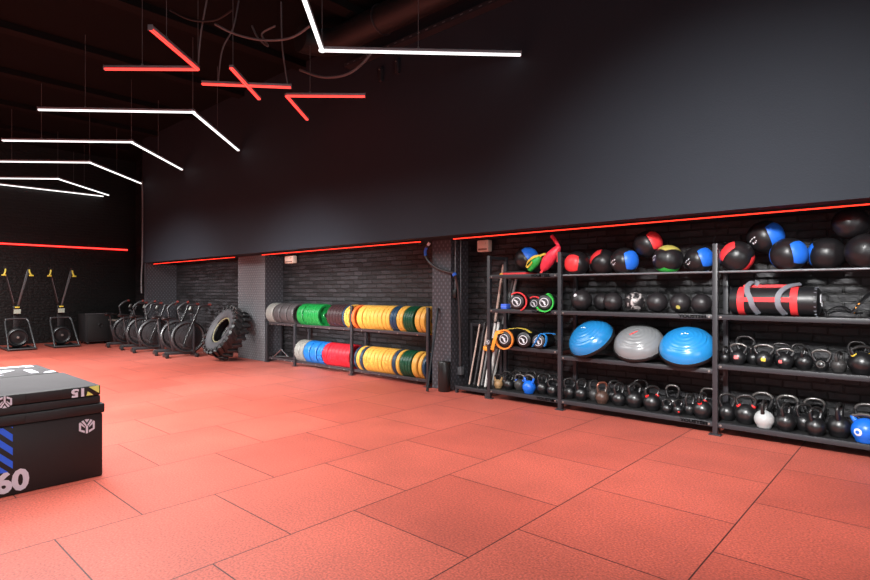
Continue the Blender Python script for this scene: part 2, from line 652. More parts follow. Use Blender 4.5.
def soffit_strip(u0, u1, label):
    t, a, b = strip('strip_light', label, (u0, STRIP_N, SOF_Z), (u1, STRIP_N, SOF_Z), .03)
    MB().bar(a + Vector((0, 0, -.012)), b + Vector((0, 0, -.012)), .03, .02).build('channel', M_BLACK, t)
    MB().bar(a + Vector((0, 0, -.026)), b + Vector((0, 0, -.026)), .018, .012, .003).build('diffuser', M_RSTRIP, t)


STRIP_N = 6.12
soffit_strip(-16.06, u_at(234.5, STRIP_N), 'red strip light over the alcove with the air bikes')
soffit_strip(u_at(262, STRIP_N), u_at(420.5, STRIP_N), 'red strip light over the alcove with coloured weight plates')
soffit_strip(u_at(453.5, STRIP_N), 3.6, 'red strip light over the tall ball and kettlebell rack')
pE = at_u(127.5, 250, U0 + .03)
t, a, b = strip('wall_strip_light', 'long horizontal red strip light on the far brick wall above the ski machines', (U0, pE.y, pE.z), (U0, .6, pE.z), .03)
MB().bb((0.001, b.y, -.03), (.02, a.y, .03)).build('channel', M_BLACK, t)
MB().bb((.021, b.y, -.024), (.05, a.y, .024), .004).build('diffuser', M_RLED, t)
MB().bb((.022, b.y, -.008), (.053, a.y, .008)).build('led_line', M_RCORE, t, smooth=False)

# ------------------------------------------------------------------ ceiling services
t = thing('ventilation_duct', 'black round ventilation duct running along the ceiling beside the grey wall', 'duct', (-1.3, 5.3, 5.36))
MB().tube([(-5.4, 0, 0), (5.6, 0, 0)], .2, 24).build('pipe', M_DUCT, t)
MB().tube(arc((-5.4, -.45, 0), .45, PI / 2, PI, 8, (1, 0, 0), (0, 1, 0)), .2, 24).build('elbow', M_DUCT, t)
for x in (-4.5, -2.5, -.5, 1.5):
    MB().tube(arc((x, 0, 0), .205, 0, 2 * PI, 24, (0, 1, 0)), .012, 6).build('clamp', M_STEEL, t)
t = thing('cable_tray', 'black perforated cable tray along the top of the grey wall', 'cable tray', (-1.2, 5.80, 5.2))
MB().bb((-6, -.05, 0), (5.5, .07, .012)).build('base', M_STEEL, t, smooth=False)
MB().bb((-6, -.062, 0), (5.5, -.05, .06)).build('side_rail', M_STEEL, t, smooth=False)
b = MB()
for i in range(70):
    b.box((-5.9 + i * .16, -.063, .03), (.05, .004, .012))
b.build('slots', M_DULL, t, smooth=False)
b = MB()
for k in range(3):
    b.tube(bez([(-6, -.02 + .03 * k, .03), (-3, .0 + .02 * k, .03), (0, -.02 + .03 * k, .035), (5.4, .02 * k, .03)]), .012, 6)
b.build('cables', M_CABLE, t)
for x, y, lb in ((382, 75, 'small grey pipe bracket on the upper wall, left of a matching one'), (398.5, 67, 'small grey pipe bracket on the upper wall, right of a matching one')):
    p = at_n(x, y, SOF_N)
    t = thing('pipe_bracket', lb, 'bracket', p, group='pipe brackets on the upper wall')
    MB().bb((-.03, -.05, -.11), (.03, -.001, .11), .006).build('plate', M_STEEL, t)
    MB().cyl((0, -.05, .07), (0, -.066, .07), .012, 8).build('bolt', M_BOLT, t)


def loose_cable(label, pts, r=.012, m=M_CABLE):
    tag(MB().tube(bez(pts, 10), r, 8).build('loose_cable', m), label, 'cable', 'loose cables under the ceiling')


def pp(x, y, n):
    return at_n(x, y, n)


loose_cable('grey cable drooping under the white chevron light near the grey wall', [pp(300, 70, 5.2), pp(322, 77, 5.2), pp(345, 75, 5.3), pp(362, 64, 5.4), pp(375, 48, 5.5)], .02, M_WIRE)
loose_cable('black looped cable hanging at the ceiling above the red cross light', [pp(252, 26, 4.2), pp(258, 38, 4.2), pp(268, 46, 4.2), pp(262, 34, 4.2), pp(275, 26, 4.25)], .014, M_WIRE)
loose_cable('long black cable sagging from the ceiling toward the duct', [pp(215, 24, 3.6), pp(235, 34, 3.8), pp(262, 40, 4.0), pp(290, 38, 4.2), pp(310, 26, 4.3)], .016, M_WIRE)
loose_cable('black cable sagging over the arrow shaped red light', [pp(170, 10, 3.0), pp(192, 20, 3.2), pp(215, 20, 3.4), pp(232, 10, 3.5)], .014, M_CABLE)
# cable running down at the far end of the grey wall
hp = at_n(142.3, 250, 5.80)
tag(MB().tube(bez([(hp.x, 5.80, LH + .05), (hp.x + .02, 5.80, 3.6), (hp.x, 5.80, 2.4), (hp.x - .06, 5.80, 1.9), (hp.x - .05, 5.80, 1.45)], 8), .019, 8).build('hanging_cable', M_WIRE), 'thick grey cable hanging down at the far end of the grey wall behind bikes', 'cable')

# ------------------------------------------------------------------ light
def area(name, loc, rot, sx, sy, power, col=(1, 1, 1), spread=180):
    l = bpy.data.lights.new(name, 'AREA')
    l.shape = 'RECTANGLE'
    l.size, l.size_y = sx, sy
    l.energy = power
    l.color = col
    l.spread = R(spread)
    o = bpy.data.objects.new(name, l)
    COL.objects.link(o)
    o.location = loc
    o.rotation_euler = rot
    return o


for a in LIGHTS:
    area(*a)
w = bpy.data.worlds.new('world')
SC.world = w
w.use_nodes = True
w.node_tree.nodes['Background'].inputs[0].default_value = (.02, .02, .022, 1)

cam = bpy.data.cameras.new('camera')
co = bpy.data.objects.new('camera', cam)
COL.objects.link(co)
cam.sensor_width = 36
cam.lens = FPX * 36 / 870
cam.shift_y = 1.5 / 870
cam.clip_start = .05
co.location = (0, 0, EYE)
co.rotation_euler = (PI / 2, 0, TH)
SC.camera = co
SC.view_settings.view_transform = 'Standard'
SC.view_settings.look = 'None'
SC.view_settings.gamma = 1
SC.view_settings.use_curve_mapping = False
SC.view_settings.exposure = EXPOSURE
SC.cycles.use_denoising = True
SC.cycles.max_bounces = 6
SC.cycles.sample_clamp_indirect = 4
# ------------------------------------------------------------------ tall storage rack
RF, RB = 6.24, 6.64          # front and back post planes
PU = [-4.605, -3.495, -1.68, 0.15]
rack = thing('storage_rack', 'tall black steel storage rack with three bays of balls, bags and kettlebells', 'rack', (-2.2, RF, 0))


def rk(b, name, m=None, **k):
    """mesh given in world coordinates, made a part of the tall rack"""
    for v in b.bm.verts:
        v.co -= Vector((-2.2, RF, 0))
    return b.build(name, m or M_STEEL, rack, **k)


def foot(b, u, n):
    b.bb((u - .06, n - .04, 0), (u + .06, n + .04, .012), .002)


for u in PU:
    for n in (RF, RB):
        b = MB()
        b.bb((u - .025, n - .025, .012), (u + .025, n + .025, 2.0), .003)
        foot(b, u, n)
        rk(b, 'post')
    rk(MB().bb((u - .02, RF + .026, 1.95), (u + .02, RB - .026, 1.995)), 'cross_bar', smooth=False)


def shelf(i, z, h=.05, deck=True):
    a, c = PU[i] + .026, PU[i + 1] - .026
    rk(MB().bb((a, RF - .025, z - h), (c, RF + .015, z), .003), 'shelf_beam')
    rk(MB().bb((a, RB - .015, z - h), (c, RB + .025, z), .003), 'shelf_beam')
    if deck:
        rk(MB().bb((a, RF + .016, z - .02), (c, RB - .016, z)), 'shelf_deck', M_DECK, smooth=False)
    b = MB()
    for s in (a + .03, c - .03):
        b.cyl((s, RF - .032, z - h / 2), (s, RF - .025, z - h / 2), .011, 8)
    rk(b, 'bolt', M_BOLT)


Z1, Z2, ZB = 1.73, 1.258, .137
ZS3 = [.757, .69, .745]
shelf(0, Z1)
RAILZ, RAILR = 1.705, .012
RN = (6.26, 6.43, 6.60)
for i in (1, 2):
    for n in RN:
        rk(MB().cyl((PU[i] + .026, n, RAILZ), (PU[i + 1] - .026, n, RAILZ), RAILR, 12), 'ball_rail', M_DULL if n == RN[0] else M_STEEL)
for i in range(3):
    shelf(i, Z2)
    shelf(i, ZS3[i])
    shelf(i, ZB)


def beam_text(x, z, size, sx=1.42):
    u = u_at(x, RF - .025)
    o = text('YOUSTEEL', size, face_M((u - (-2.2), -.0262, z), (1, 0, 0), (0, 0, 1)), M_TEXT, rack, 'shelf_lettering', bold=.002, sx=sx)
    return o


beam_text(540.5, Z1 - .025, .044)
beam_text(541.5, Z2 - .025, .044)
beam_text(546.5, ZB - .025, .044)
beam_text(693, Z2 - .025, .044)
beam_text(694.5, ZB - .025, .044)

# ------------------------------------------------------------------ stick holder left of the rack
hold = thing('stick_holder', 'low black steel holder for long sticks beside the tall rack', 'stick holder', (-4.96, 6.3, 0))
MB().bb((-.30, -.03, .055), (.29, .01, .105), .003).build('front_beam', M_STEEL, hold)
MB().bb((-.30, .33, .055), (.29, .37, .105), .003).build('back_beam', M_STEEL, hold)
MB().bb((-.29, .011, .07), (.28, .329, .085)).build('tray', M_DECK, hold, smooth=False)
for s in (-.28, .27):
    MB().bb((s - .02, -.03, 0), (s + .02, .01, .054)).build('foot', M_STEEL, hold, smooth=False)
    MB().bb((s - .02, .33, 0), (s + .02, .37, 1.02 if s < 0 else 1.02), .003).build('back_post', M_STEEL, hold)
MB().bb((-.26, .335, .975), (.25, .365, 1.015), .003).build('top_bar', M_STEEL, hold)

M_PVC = mat('white plastic pipe', (214, 214, 210), .45, var=.15, scale=9)
M_PINK = mat('worn pinkish pole', (196, 172, 160), .5, var=.25, scale=9)
M_GREYP = mat('grey pole', (150, 152, 152), .4, metal=.3)
M_DARKP = mat('dark pole', (60, 58, 60), .45)


def pole(label, p0, p1, r, m, tip=None):
    t = thing('exercise_pole', label, 'pole', p0, group='long poles leaning by the tall rack')
    d = Vector(p1) - Vector(p0)
    MB().cyl((0, 0, 0), d, r, 12).build('shaft', m, t)
    n = d.normalized()
    b = MB()
    b.cyl(n * -.004, n * .02, r + .003, 12)
    b.cyl(d - n * .02, d + n * .004, r + .003, 12)
    b.build('end_cap', tip or M_BLACK, t)


HZ = .108


def lean_pole(label, x0, n0, x1, y1, n1, r, m):
    b0 = at_n(x0, CY, n0)
    pole(label, (b0.x, n0, HZ if n0 < 6.6 else .012), at_n(x1, y1, n1), r, m)


lean_pole('long pinkish white pole passing up beside the left post to the top shelf', 485.2, 6.712, 503.8, 263, 6.712, .019, M_PINK)
lean_pole('long white pole leaning farthest right, ending behind the second shelf of left bay', 491.0, 6.712, 517, 276, 6.712, .018, M_PVC)
lean_pole('long pale pole ending just left of the farthest right pole', 488.0, 6.712, 513.0, 279, 6.712, .018, M_GREYP)
lean_pole('thick white pole in the bundle close to the rack post, tied with the orange band', 488.8, 6.33, 499, 321, 6.612, .021, M_PVC)
lean_pole('white pole in the middle of the short bundle in stick holder', 485.0, 6.36, 495.5, 322, 6.614, .018, M_PVC)
lean_pole('grey pole left of the white poles in the short bundle', 481.5, 6.44, 492, 322, 6.617, .015, M_GREYP)
lean_pole('pinkish worn pole in the short bundle of the stick holder', 478.0, 6.36, 488.5, 322, 6.617, .015, M_PINK)
lean_pole('dark thin pole in the left part of the stick holder', 474, 6.42, 485, 322, 6.618, .014, M_DARKP)
lean_pole('thin reddish grey stick at the far left end of the stick holder', 469, 6.38, 480, 323, 6.62, .012, M_PINK)
# orange band tied round the bundle
M_ORANGE = mat('orange rubber band', (246, 166, 62), .5)
c = at_n(489.5, 347, 6.44)
M_LILAC = mat('pale strap', (196, 190, 205), .6)

# ------------------------------------------------------------------ leaning bar, roller, wall pieces
p0, p1 = at_h(427.3, 390.5, .02), None
pt = at_n(438, 308, 6.314)
t = thing('leaning_bar', 'thin black steel bar leaning on the cladded pillar beside the plate rack', 'bar', p0)
MB().cyl((0, 0, 0), pt - p0, .017, 12).build('shaft', mat('black satin bar', (58, 62, 66), .3, metal=.6), t)
b = MB()
d = (pt - p0).normalized()
b.cyl(d * -.012, d * .05, .021, 12)
b.cyl(pt - p0 - d * .05, pt - p0, .021, 12)
b.build('rubber_tip', M_BLACK, t)

fr = at_n(444.3, CY, 6.24)
t = thing('foam_roller', 'black foam roller standing upright on the floor by the cladded pillar', 'foam roller', (fr.x, fr.y, 0))
MB().lathe([(0.04, 0.002), (.085, 0), (.0925, .012), (.0925, .438), (.085, .45), (.04, .448), (.04, .05)], None, 32, True).build('foam', mat('black foam', (30, 28, 28), .32, bump=.05), t)
MB().lathe([(.0395, .004), (.0395, .446), (.033, .446), (.033, .004)], None, 24, True).build('core', M_BLACK, t)

for x, yb, lb in ((455.3, 295, 'short grey conduit pipe on the wall right of the pillar, ending in dark box'), (460.6, 372, 'long grey conduit pipe on the wall right of the pillar, reaching a socket')):
    bot = at_u(x, yb, -5.365)
    t = thing('conduit_pipe', lb, 'pipe', (-5.365, bot.y, bot.z), group='conduit pipes beside the pillar')
    MB().cyl((0, 0, .08), (0, 0, SOF_Z - bot.z - .001), .012, 10).build('pipe', M_DULL, t)
    MB().bb((-.034, -.04, -.04), (.04, .04, .08), .006).build('socket_box', M_BLACK if yb < 300 else M_DULL, t)
    for k in (.25, .7):
        MB().bb((-.034, -.02, (SOF_Z - bot.z) * k), (.0, .02, (SOF_Z - bot.z) * k + .02)).build('clip', M_BLACK, t, smooth=False)
# flexible hose across the pillar
M_HOSE = mat('black grey hose', (46, 44, 46), .4)
M_BLUEP = mat('blue band', (45, 105, 215), .45)
hs = [at_n(429.5, 242.5, 6.28), at_n(425.3, 251, 6.28), at_n(428, 260.5, 6.28), at_n(437, 268, 6.29), at_n(448, 272, 6.30), at_u(454.5, 274.5, -5.28), at_u(458, 288, -5.275), at_u(459.5, 312, -5.28), at_u(460.2, 345, -5.285), at_u(460.2, 366, -5.29)]
hc = bez(hs, 8)
t = thing('flexible_hose', 'black hose with blue bands looping across the top of the cladded pillar', 'hose', hs[0])
o0 = hs[0]
MB().tube([p - o0 for p in hc], .021, 10).build('tube', M_HOSE, t)
MB().tube([p - o0 for p in hc[5:13]], .0235, 10).build('blue_band', M_BLUEP, t)
MB().tube([p - o0 for p in hc[39:42]], .034, 12).build('coupling', M_BLUEP, t)
MB().tube([p - o0 for p in hc[0:4]], .024, 10).build('end_sleeve', M_WHITE, t)
# ivory alarm boxes
for x0, x1, y0, y1, lb in ((477, 488.2, 239.5, 252, 'ivory alarm box on the brick wall above the stick holder'), (284.5, 293, 255.5, 263.5, 'ivory alarm box on the brick wall above the plate rack')):
    a, c = at_n(x0, y1, 6.62), at_n(x1, y0, 6.62)
    t = thing('alarm_box', lb, 'alarm', ((a.x + c.x) / 2, 6.72, (a.z + c.z) / 2), group='ivory alarm boxes on the brick wall')
    w, h = (c.x - a.x) / 2, (c.z - a.z) / 2
    MB().bb((-w, -.1, -h), (w, -.001, h), .012).build('housing', M_IVORY, t)
    MB().bb((-w * .75, -.106, -h * .75), (w * .75, -.099, -h * .45), .002).build('grille', mat('darker ivory plastic', (150, 118, 104), .5), t)  # strip in a darker ivory tone low on the box
    MB().cyl((w * .4, -.098, h * .35), (w * .4, -.112, h * .35), .02, 12).build('lamp', M_IVORY, t)

# ------------------------------------------------------------------ medicine balls
M_LEATHER = mat('black leatherette', (27, 26, 28), .38, spec=.5, bump=.06, bscale=60)
BALLC = {
    'red': mat('red leatherette', (232, 58, 62), .42, bump=.06, bscale=60),
    'blue': mat('blue leatherette', (36, 112, 226), .42, bump=.06, bscale=60),
    'green': mat('green leatherette', (40, 165, 62), .42, bump=.06, bscale=60),
    'yellow': mat('khaki leatherette', (176, 166, 84), .42, bump=.06, bscale=60),
    'maroon': mat('red reflection leatherette', (70, 22, 26), .42, bump=.06, bscale=60),  # maroon stands in for red strip light reflected on black leather
}
FACES = [Vector(v) for v in ((1, 0, 0), (-1, 0, 0), (0, 1, 0), (0, -1, 0), (0, 0, 1), (0, 0, -1))]


def cube_panel(b, f, r, n=12, lift=0.0, shrink=1.0):
    ax = FACES[f]
    u = Vector((ax.y, ax.z, ax.x))
    v = ax.cross(u)
    g = []
    for i in range(n + 1):
        row = []
        for j in range(n + 1):
            s, q = (-1 + 2 * i / n) * shrink, (-1 + 2 * j / n) * shrink
            p = (ax + u * math.tan(s * PI / 4) + v * math.tan(q * PI / 4)).normalized()
            edge = max(abs(s), abs(q))
            k = r + lift
            if edge > .97:
                k -= r * .028
            elif abs(s) < .001 and lift == 0:
                k -= r * .012
            row.append(b.bm.verts.new(p * k))
        g.append(row)
    for i in range(n):
        for j in range(n):
            b._f((g[i][j], g[i + 1][j], g[i + 1][j + 1], g[i][j + 1]))


def view_rot(pos, d0, d4):
    """turn a ball so face 0 looks along d0 and face 4 near d4, both given as
    (right, up, towards the room) for somebody standing in front of the rack"""
    f = Vector((-pos[0], -pos[1], 0)).normalized()
    rt = Vector((-f.y, f.x, 0))
    W = lambda d: (rt * d[0] + Vector((0, 0, 1)) * d[1] + f * d[2]).normalized()
    x = W(d0)
    z = W(d4)
    z = (z - x * z.dot(x)).normalized()
    y = z.cross(x)
    return Matrix((x, y, z)).transposed().to_euler()


def med_ball(label, pos, r, panels, d0, d4, marks=0, group='leather medicine balls on the tall rack'):
    """panels: {face index: colour}; every other panel is black"""
    t = thing('medicine_ball', label, 'medicine ball', pos, group=group, rot=view_rot(pos, d0, d4))
    b = MB()
    for f in range(6):
        if f not in panels:
            cube_panel(b, f, r)
    bmesh.ops.remove_doubles(b.bm, verts=b.bm.verts, dist=1e-4)
    b.build('cover', M_LEATHER, t)
    for f, c in panels.items():
        b = MB()
        cube_panel(b, f, r)
        b.build('coloured_panel', BALLC[c], t)
    if marks:
        f = [k for k in range(6) if k not in panels]
        ax = FACES[marks]
        up = FACES[4] if abs(ax.z) < .5 else FACES[0]
        up = Matrix.Rotation(.4, 3, ax) @ up
        right = up.cross(ax)
        b = MB()
        for (x, y, w, h) in ((-.3, .22, .16, .06), (-.1, .24, .14, .06), (.1, .2, .12, .06), (-.22, -.02, .1, .12), (-.06, -.05, .06, .1), (.05, -.02, .05, .06)):
            q = []
            for dx, dy in ((-w / 2, -h / 2), (w / 2, -h / 2), (w / 2, h / 2), (-w / 2, h / 2)):
                p = (ax + right * (x + dx) + up * (y + dy)).normalized() * (r * 1.004)
                q.append(b.bm.verts.new(p))
            b._f(q)
        b.build('printed_mark', M_WHITE, t, smooth=False)
    return t


BR = .168
BN = (RN[0] + RN[1]) / 2
BKN = (RN[1] + RN[2]) / 2
BZ = RAILZ + math.sqrt((BR + RAILR) ** 2 - ((RN[1] - RN[0]) / 2) ** 2) + .002


def ball_u(x, n=BN):
    return u_at(x, n)


def ball_z(r):
    return RAILZ + math.sqrt((r + RAILR) ** 2 - ((RN[1] - RN[0]) / 2) ** 2) + .0015


placed = []


def rail_ball(label, x, back, r, panels, d0, d4, marks=0):
    n = BKN if back else BN
    p = Vector((u_at(x, n), n, ball_z(r)))
    placed.append((p, r))
    med_ball(label, p, r, panels, d0, d4, marks)


def top_ball(label, x, n, r, panels, d0, d4, marks=0):
    """a ball lying on the ones below it"""
    u = u_at(x, n)
    z = 0
    for p, q in placed:
        k = (r + q + .002) ** 2 - (p.x - u) ** 2 - (p.y - n) ** 2
        if k > 0:
            z = max(z, p.z + math.sqrt(k))
    med_ball(label, (u, n, z), r, panels, d0, d4, marks)


rail_ball('black medicine ball with a large red panel on its left, leftmost in the middle bay', 576.8, 0, .155, {0: 'red'}, (-.62, .05, .8), (.1, 1, 0))
rail_ball('black medicine ball with a thin red crescent along its top left edge, middle bay', 603.2, 1, .165, {0: 'red', 3: 'red'}, (-.72, .66, -.02), (.65, .65, .4))
rail_ball('black medicine ball with blue right side, in front row of the middle bay', 624.5, 0, .162, {0: 'blue'}, (.72, .08, .68), (-.1, 1, .1), 3)
rail_ball('black medicine ball with khaki top and green bottom panels', 668, 0, .163, {4: 'yellow', 5: 'green'}, (.5, -.05, .85), (.06, 1, .02), 3)
rail_ball('black medicine ball with blue right side next to the rack post, middle bay', 699, 1, .156, {0: 'blue'}, (.72, .26, .64), (-.3, 1, 0), 3)
rail_ball('black medicine ball with a red arc on its left, leftmost in right bay', 737, 0, .163, {0: 'red', 1: 'red'}, (-.76, .56, .2), (.5, .8, .3))
rail_ball('black medicine ball with blue right side, lower row of the right bay', 788.5, 0, .165, {0: 'blue', 1: 'blue'}, (.78, .14, .52), (-.2, 1, 0))
rail_ball('plain black medicine ball with a sliver of blue at its left, lower row right bay', 826.5, 1, .163, {0: 'blue'}, (-.95, .1, -.16), (.3, .9, .3))
rail_ball('black medicine ball with white worn marks cut off by the right frame edge', 866, 0, .165, {1: 'maroon'}, (-.6, .2, .75), (.3, .9, .1), 3)
top_ball('black and red medicine ball perched highest on the pile in the middle bay', 648, 6.46, .162, {0: 'red'}, (.72, .38, .55), (-.3, 1, .1))
top_ball('black and blue medicine ball resting on top of two others in right bay', 765.5, 6.50, .172, {0: 'blue'}, (.78, .22, .56), (-.2, 1, .2), 3)
top_ball('plain dark medicine ball perched on top at the right frame edge', 850.5, 6.44, .15, {1: 'maroon'}, (-.5, .3, .8), (.3, .9, -.2))
# left bay: ball on a red mat
BM = MB()
mu0, mu1 = u_at(508, 6.40), u_at(531, 6.40)
t = thing('folded_mat', 'thin red and black folded mat lying on the top shelf of the left bay', 'mat', ((mu0 + mu1) / 2, 6.44, Z1))
hw = (mu1 - mu0) / 2
MB().bb((-hw, -.17, .0), (hw, .17, .026), .004).build('lower_layer', BALLC['red'], t)
MB().bb((-hw + .02, -.15, .0265), (hw - .02, .17, .044), .004).build('upper_layer', M_RUBBER, t)
med_ball('blue and black medicine ball on the folded red mat, left bay', (u_at(527, 6.45), 6.45, Z1 + .046 + BR), BR, {0: 'blue', 3: 'red'}, (.42, .62, .66), (.5, -.75, .4), 4)

# ------------------------------------------------------------------ slam balls
M_SLAM = mat('worn black slam rubber', (34, 31, 33), .42, var=.35, scale=16, bump=.25, bscale=46)
mw, ntw, bw = new_mat('chalky slam rubber')
tcw = ntw.nodes.new('ShaderNodeTexCoord')
nw = ntw.nodes.new('ShaderNodeTexNoise')
nw.inputs['Scale'].default_value = 9
nw.inputs['Detail'].default_value = 5
nw.inputs['Distortion'].default_value = 1.4
rw = ntw.nodes.new('ShaderNodeValToRGB')
rw.color_ramp.elements[0].position = .5
rw.color_ramp.elements[0].color = lin((34, 31, 33))
rw.color_ramp.elements[1].position = .62
rw.color_ramp.elements[1].color = lin((188, 180, 178))
ntw.links.new(tcw.outputs['Object'], nw.inputs['Vector'])
ntw.links.new(nw.outputs['Fac'], rw.inputs[0])
ntw.links.new(rw.outputs[0], bw.inputs['Base Color'])
bw.inputs['Roughness'].default_value = .5


def slam_ball(label, x, n, r, m=M_SLAM, mark=None):
    t = thing('slam_ball', label, 'slam ball', (u_at(x, n), n, Z2 + .001 + r), group='rubber slam balls on the middle bay shelf', rot=(random.uniform(-.5, .5), random.uniform(-.5, .5), random.uniform(0, 3)))
    b = MB()
    prof = []
    N = 20
    for i in range(N + 1):
        a = -PI / 2 + PI * i / N
        k = r * (1 - (.018 if i % 4 == 2 and 0 < i < N else 0))
        prof.append((max(0, k * math.cos(a)), k * math.sin(a)))
    b.lathe(prof, None, 32)
    b.build('shell', m, t, angle=60)
    MB().lathe([(0, 1.004 * r), (.014, r * 1.003), (.016, r * .985)], None, 12).build('valve', M_BLACK, t)
    if mark:
        q = MB()
        d = t.matrix_basis.to_3x3().inverted() @ Vector((mark[0], -.8, mark[1])).normalized()
        q.cyl(d * r * .99, d * r * 1.01, .022, 12)
        q.build('printed_mark', mark[2], t)


slam_ball('black slam ball with a small white cross mark, leftmost on the ball shelf', 581.5, 6.40, .132, mark=(-.2, .45, M_WHITE))
slam_ball('black slam ball tucked behind the second one from left on the ball shelf', 602.5, 6.55, .112)
slam_ball('plain dark slam ball in front, second from left on the ball shelf', 613, 6.36, .115)
slam_ball('slam ball covered in white chalky scuffs, middle of the ball shelf', 635, 6.40, .118, mw)
slam_ball('dark slam ball with pale scuffs right of the white scuffed one', 657, 6.40, .116)
slam_ball('dark slam ball with a small yellow dot mark', 680.5, 6.40, .112, mark=(.05, -.35, BALLC['yellow']))
slam_ball('plain dark slam ball at right end of the ball shelf by the post', 701.5, 6.40, .108)

# ------------------------------------------------------------------ balance domes
M_DOMEB = mat('blue dome vinyl', (32, 124, 186), .3, coat=.5)
M_DOMEG = mat('grey dome vinyl', (122, 124, 126), .3, coat=.5)


def dome(label, x, m, tilt, yaw, mark, s=.29, n=6.35):
    u = u_at(x, n)
    z = ZS3[1]
    # disc radius s, lying against the back at an angle, front rim on the deck
    t = thing('balance_dome', label, 'balance trainer', (0, 0, 0), group='half ball balance trainers on the middle bay shelf')
    H = .188
    prof = [(s, .03)]
    rings = 9
    for i in range(1, 37):
        a = PI / 2 * i / 36
        rr = s * .985 * math.cos(a)
        zz = .035 + H * math.sin(a)
        if i > 12 and i % 4 == 0:
            rr, zz = rr * .985, zz - .005
        prof.append((max(rr, 0), zz))
    MB().lathe(prof, None, 56).build('dome', m, t, angle=70)
    MB().lathe([(0, -.015), (s * .9, -.015), (s * 1.02, 0), (s * 1.035, .018), (s * 1.02, .036), (s * .99, .036), (s * .98, .029), (0, .029)], None, 56).build('base_platform', M_BLACK, t)
    q = MB()
    if mark == 'stroke':
        q.box((0, 0, 0), (.016, .1, .002))
        me = bpy.data.meshes.new('x')
    else:
        for (dx, dy, w, h) in ((-.03, 0, .02, .012), (0, .01, .016, .016), (.025, .002, .02, .01)):
            q.box((dx, dy, 0), (w, h, .002))
    mm = q.build('printed_mark', BALLC['red'] if mark == 'stroke' else M_WHITE, t, smooth=False)
    mm.location = (-.0 if mark != 'stroke' else -.02, .0, .035 + H + .001) if mark != 'stroke' else (-.02, -.035, .035 + H - .001)
    if mark == 'stroke':
        mm.rotation_euler = (.12, 0, -.9)
    # place: axis towards the room and up
    Rm = Matrix.Rotation(yaw, 3, 'Z') @ Matrix.Rotation(tilt, 3, 'X')
    t.rotation_euler = Rm.to_euler()
    lowest = min((Rm @ Vector((s * 1.03 * math.cos(a), s * 1.03 * math.sin(a), zz))).z for a in [k * PI / 36 for k in range(72)] for zz in (0.0, .02, .036))
    back = max((Rm @ Vector((s * 1.03 * math.cos(a), s * 1.03 * math.sin(a), zz))).y for a in [k * PI / 36 for k in range(72)] for zz in (-.015, .03))
    t.location = (u, min(n, 6.70 - back), z - lowest + .001)


dome('blue half ball balance trainer at left of the middle bay, tilted sideways', 592.5, M_DOMEB, R(41), R(-22), 'dots')
dome('grey half ball balance trainer with a red stroke, between the two blue ones', 639.5, M_DOMEG, R(33), R(4), 'stroke', n=6.43)
dome('blue half ball balance trainer at right of the middle bay by the post', 687.5, M_DOMEB, R(34), R(6), 'dots')

# ------------------------------------------------------------------ kettlebells
M_KB = mat('black enamel iron', (20, 20, 22), .36, spec=.8, var=.3, scale=12, bump=.04)
M_KBM = mat('matt worn iron', (58, 56, 56), .42, spec=.5, var=.3, scale=14)
M_KBT = mat('tan painted iron', (176, 142, 100), .45, var=.2, scale=12)
M_KBBZ = mat('bronze worn iron', (78, 58, 50), .34, spec=.6, var=.35, scale=12)
M_KBW = mat('white painted iron', (172, 174, 174), .42)
M_KBBL = mat('blue painted iron', (26, 108, 222), .35)
M_HANDLE = mat('polished steel handle', (104, 102, 100), .34, metal=.7)
M_HDARK = mat('dark worn handle', (52, 50, 50), .35, metal=.5)
M_REDC = mat('red collar', (220, 44, 44), .45)
M_YELC = mat('yellow collar', (226, 196, 70), .45)
M_GRNC = mat('green collar', (40, 150, 70), .45)
M_PINKC = mat('pink sticker', (238, 110, 110), .5)


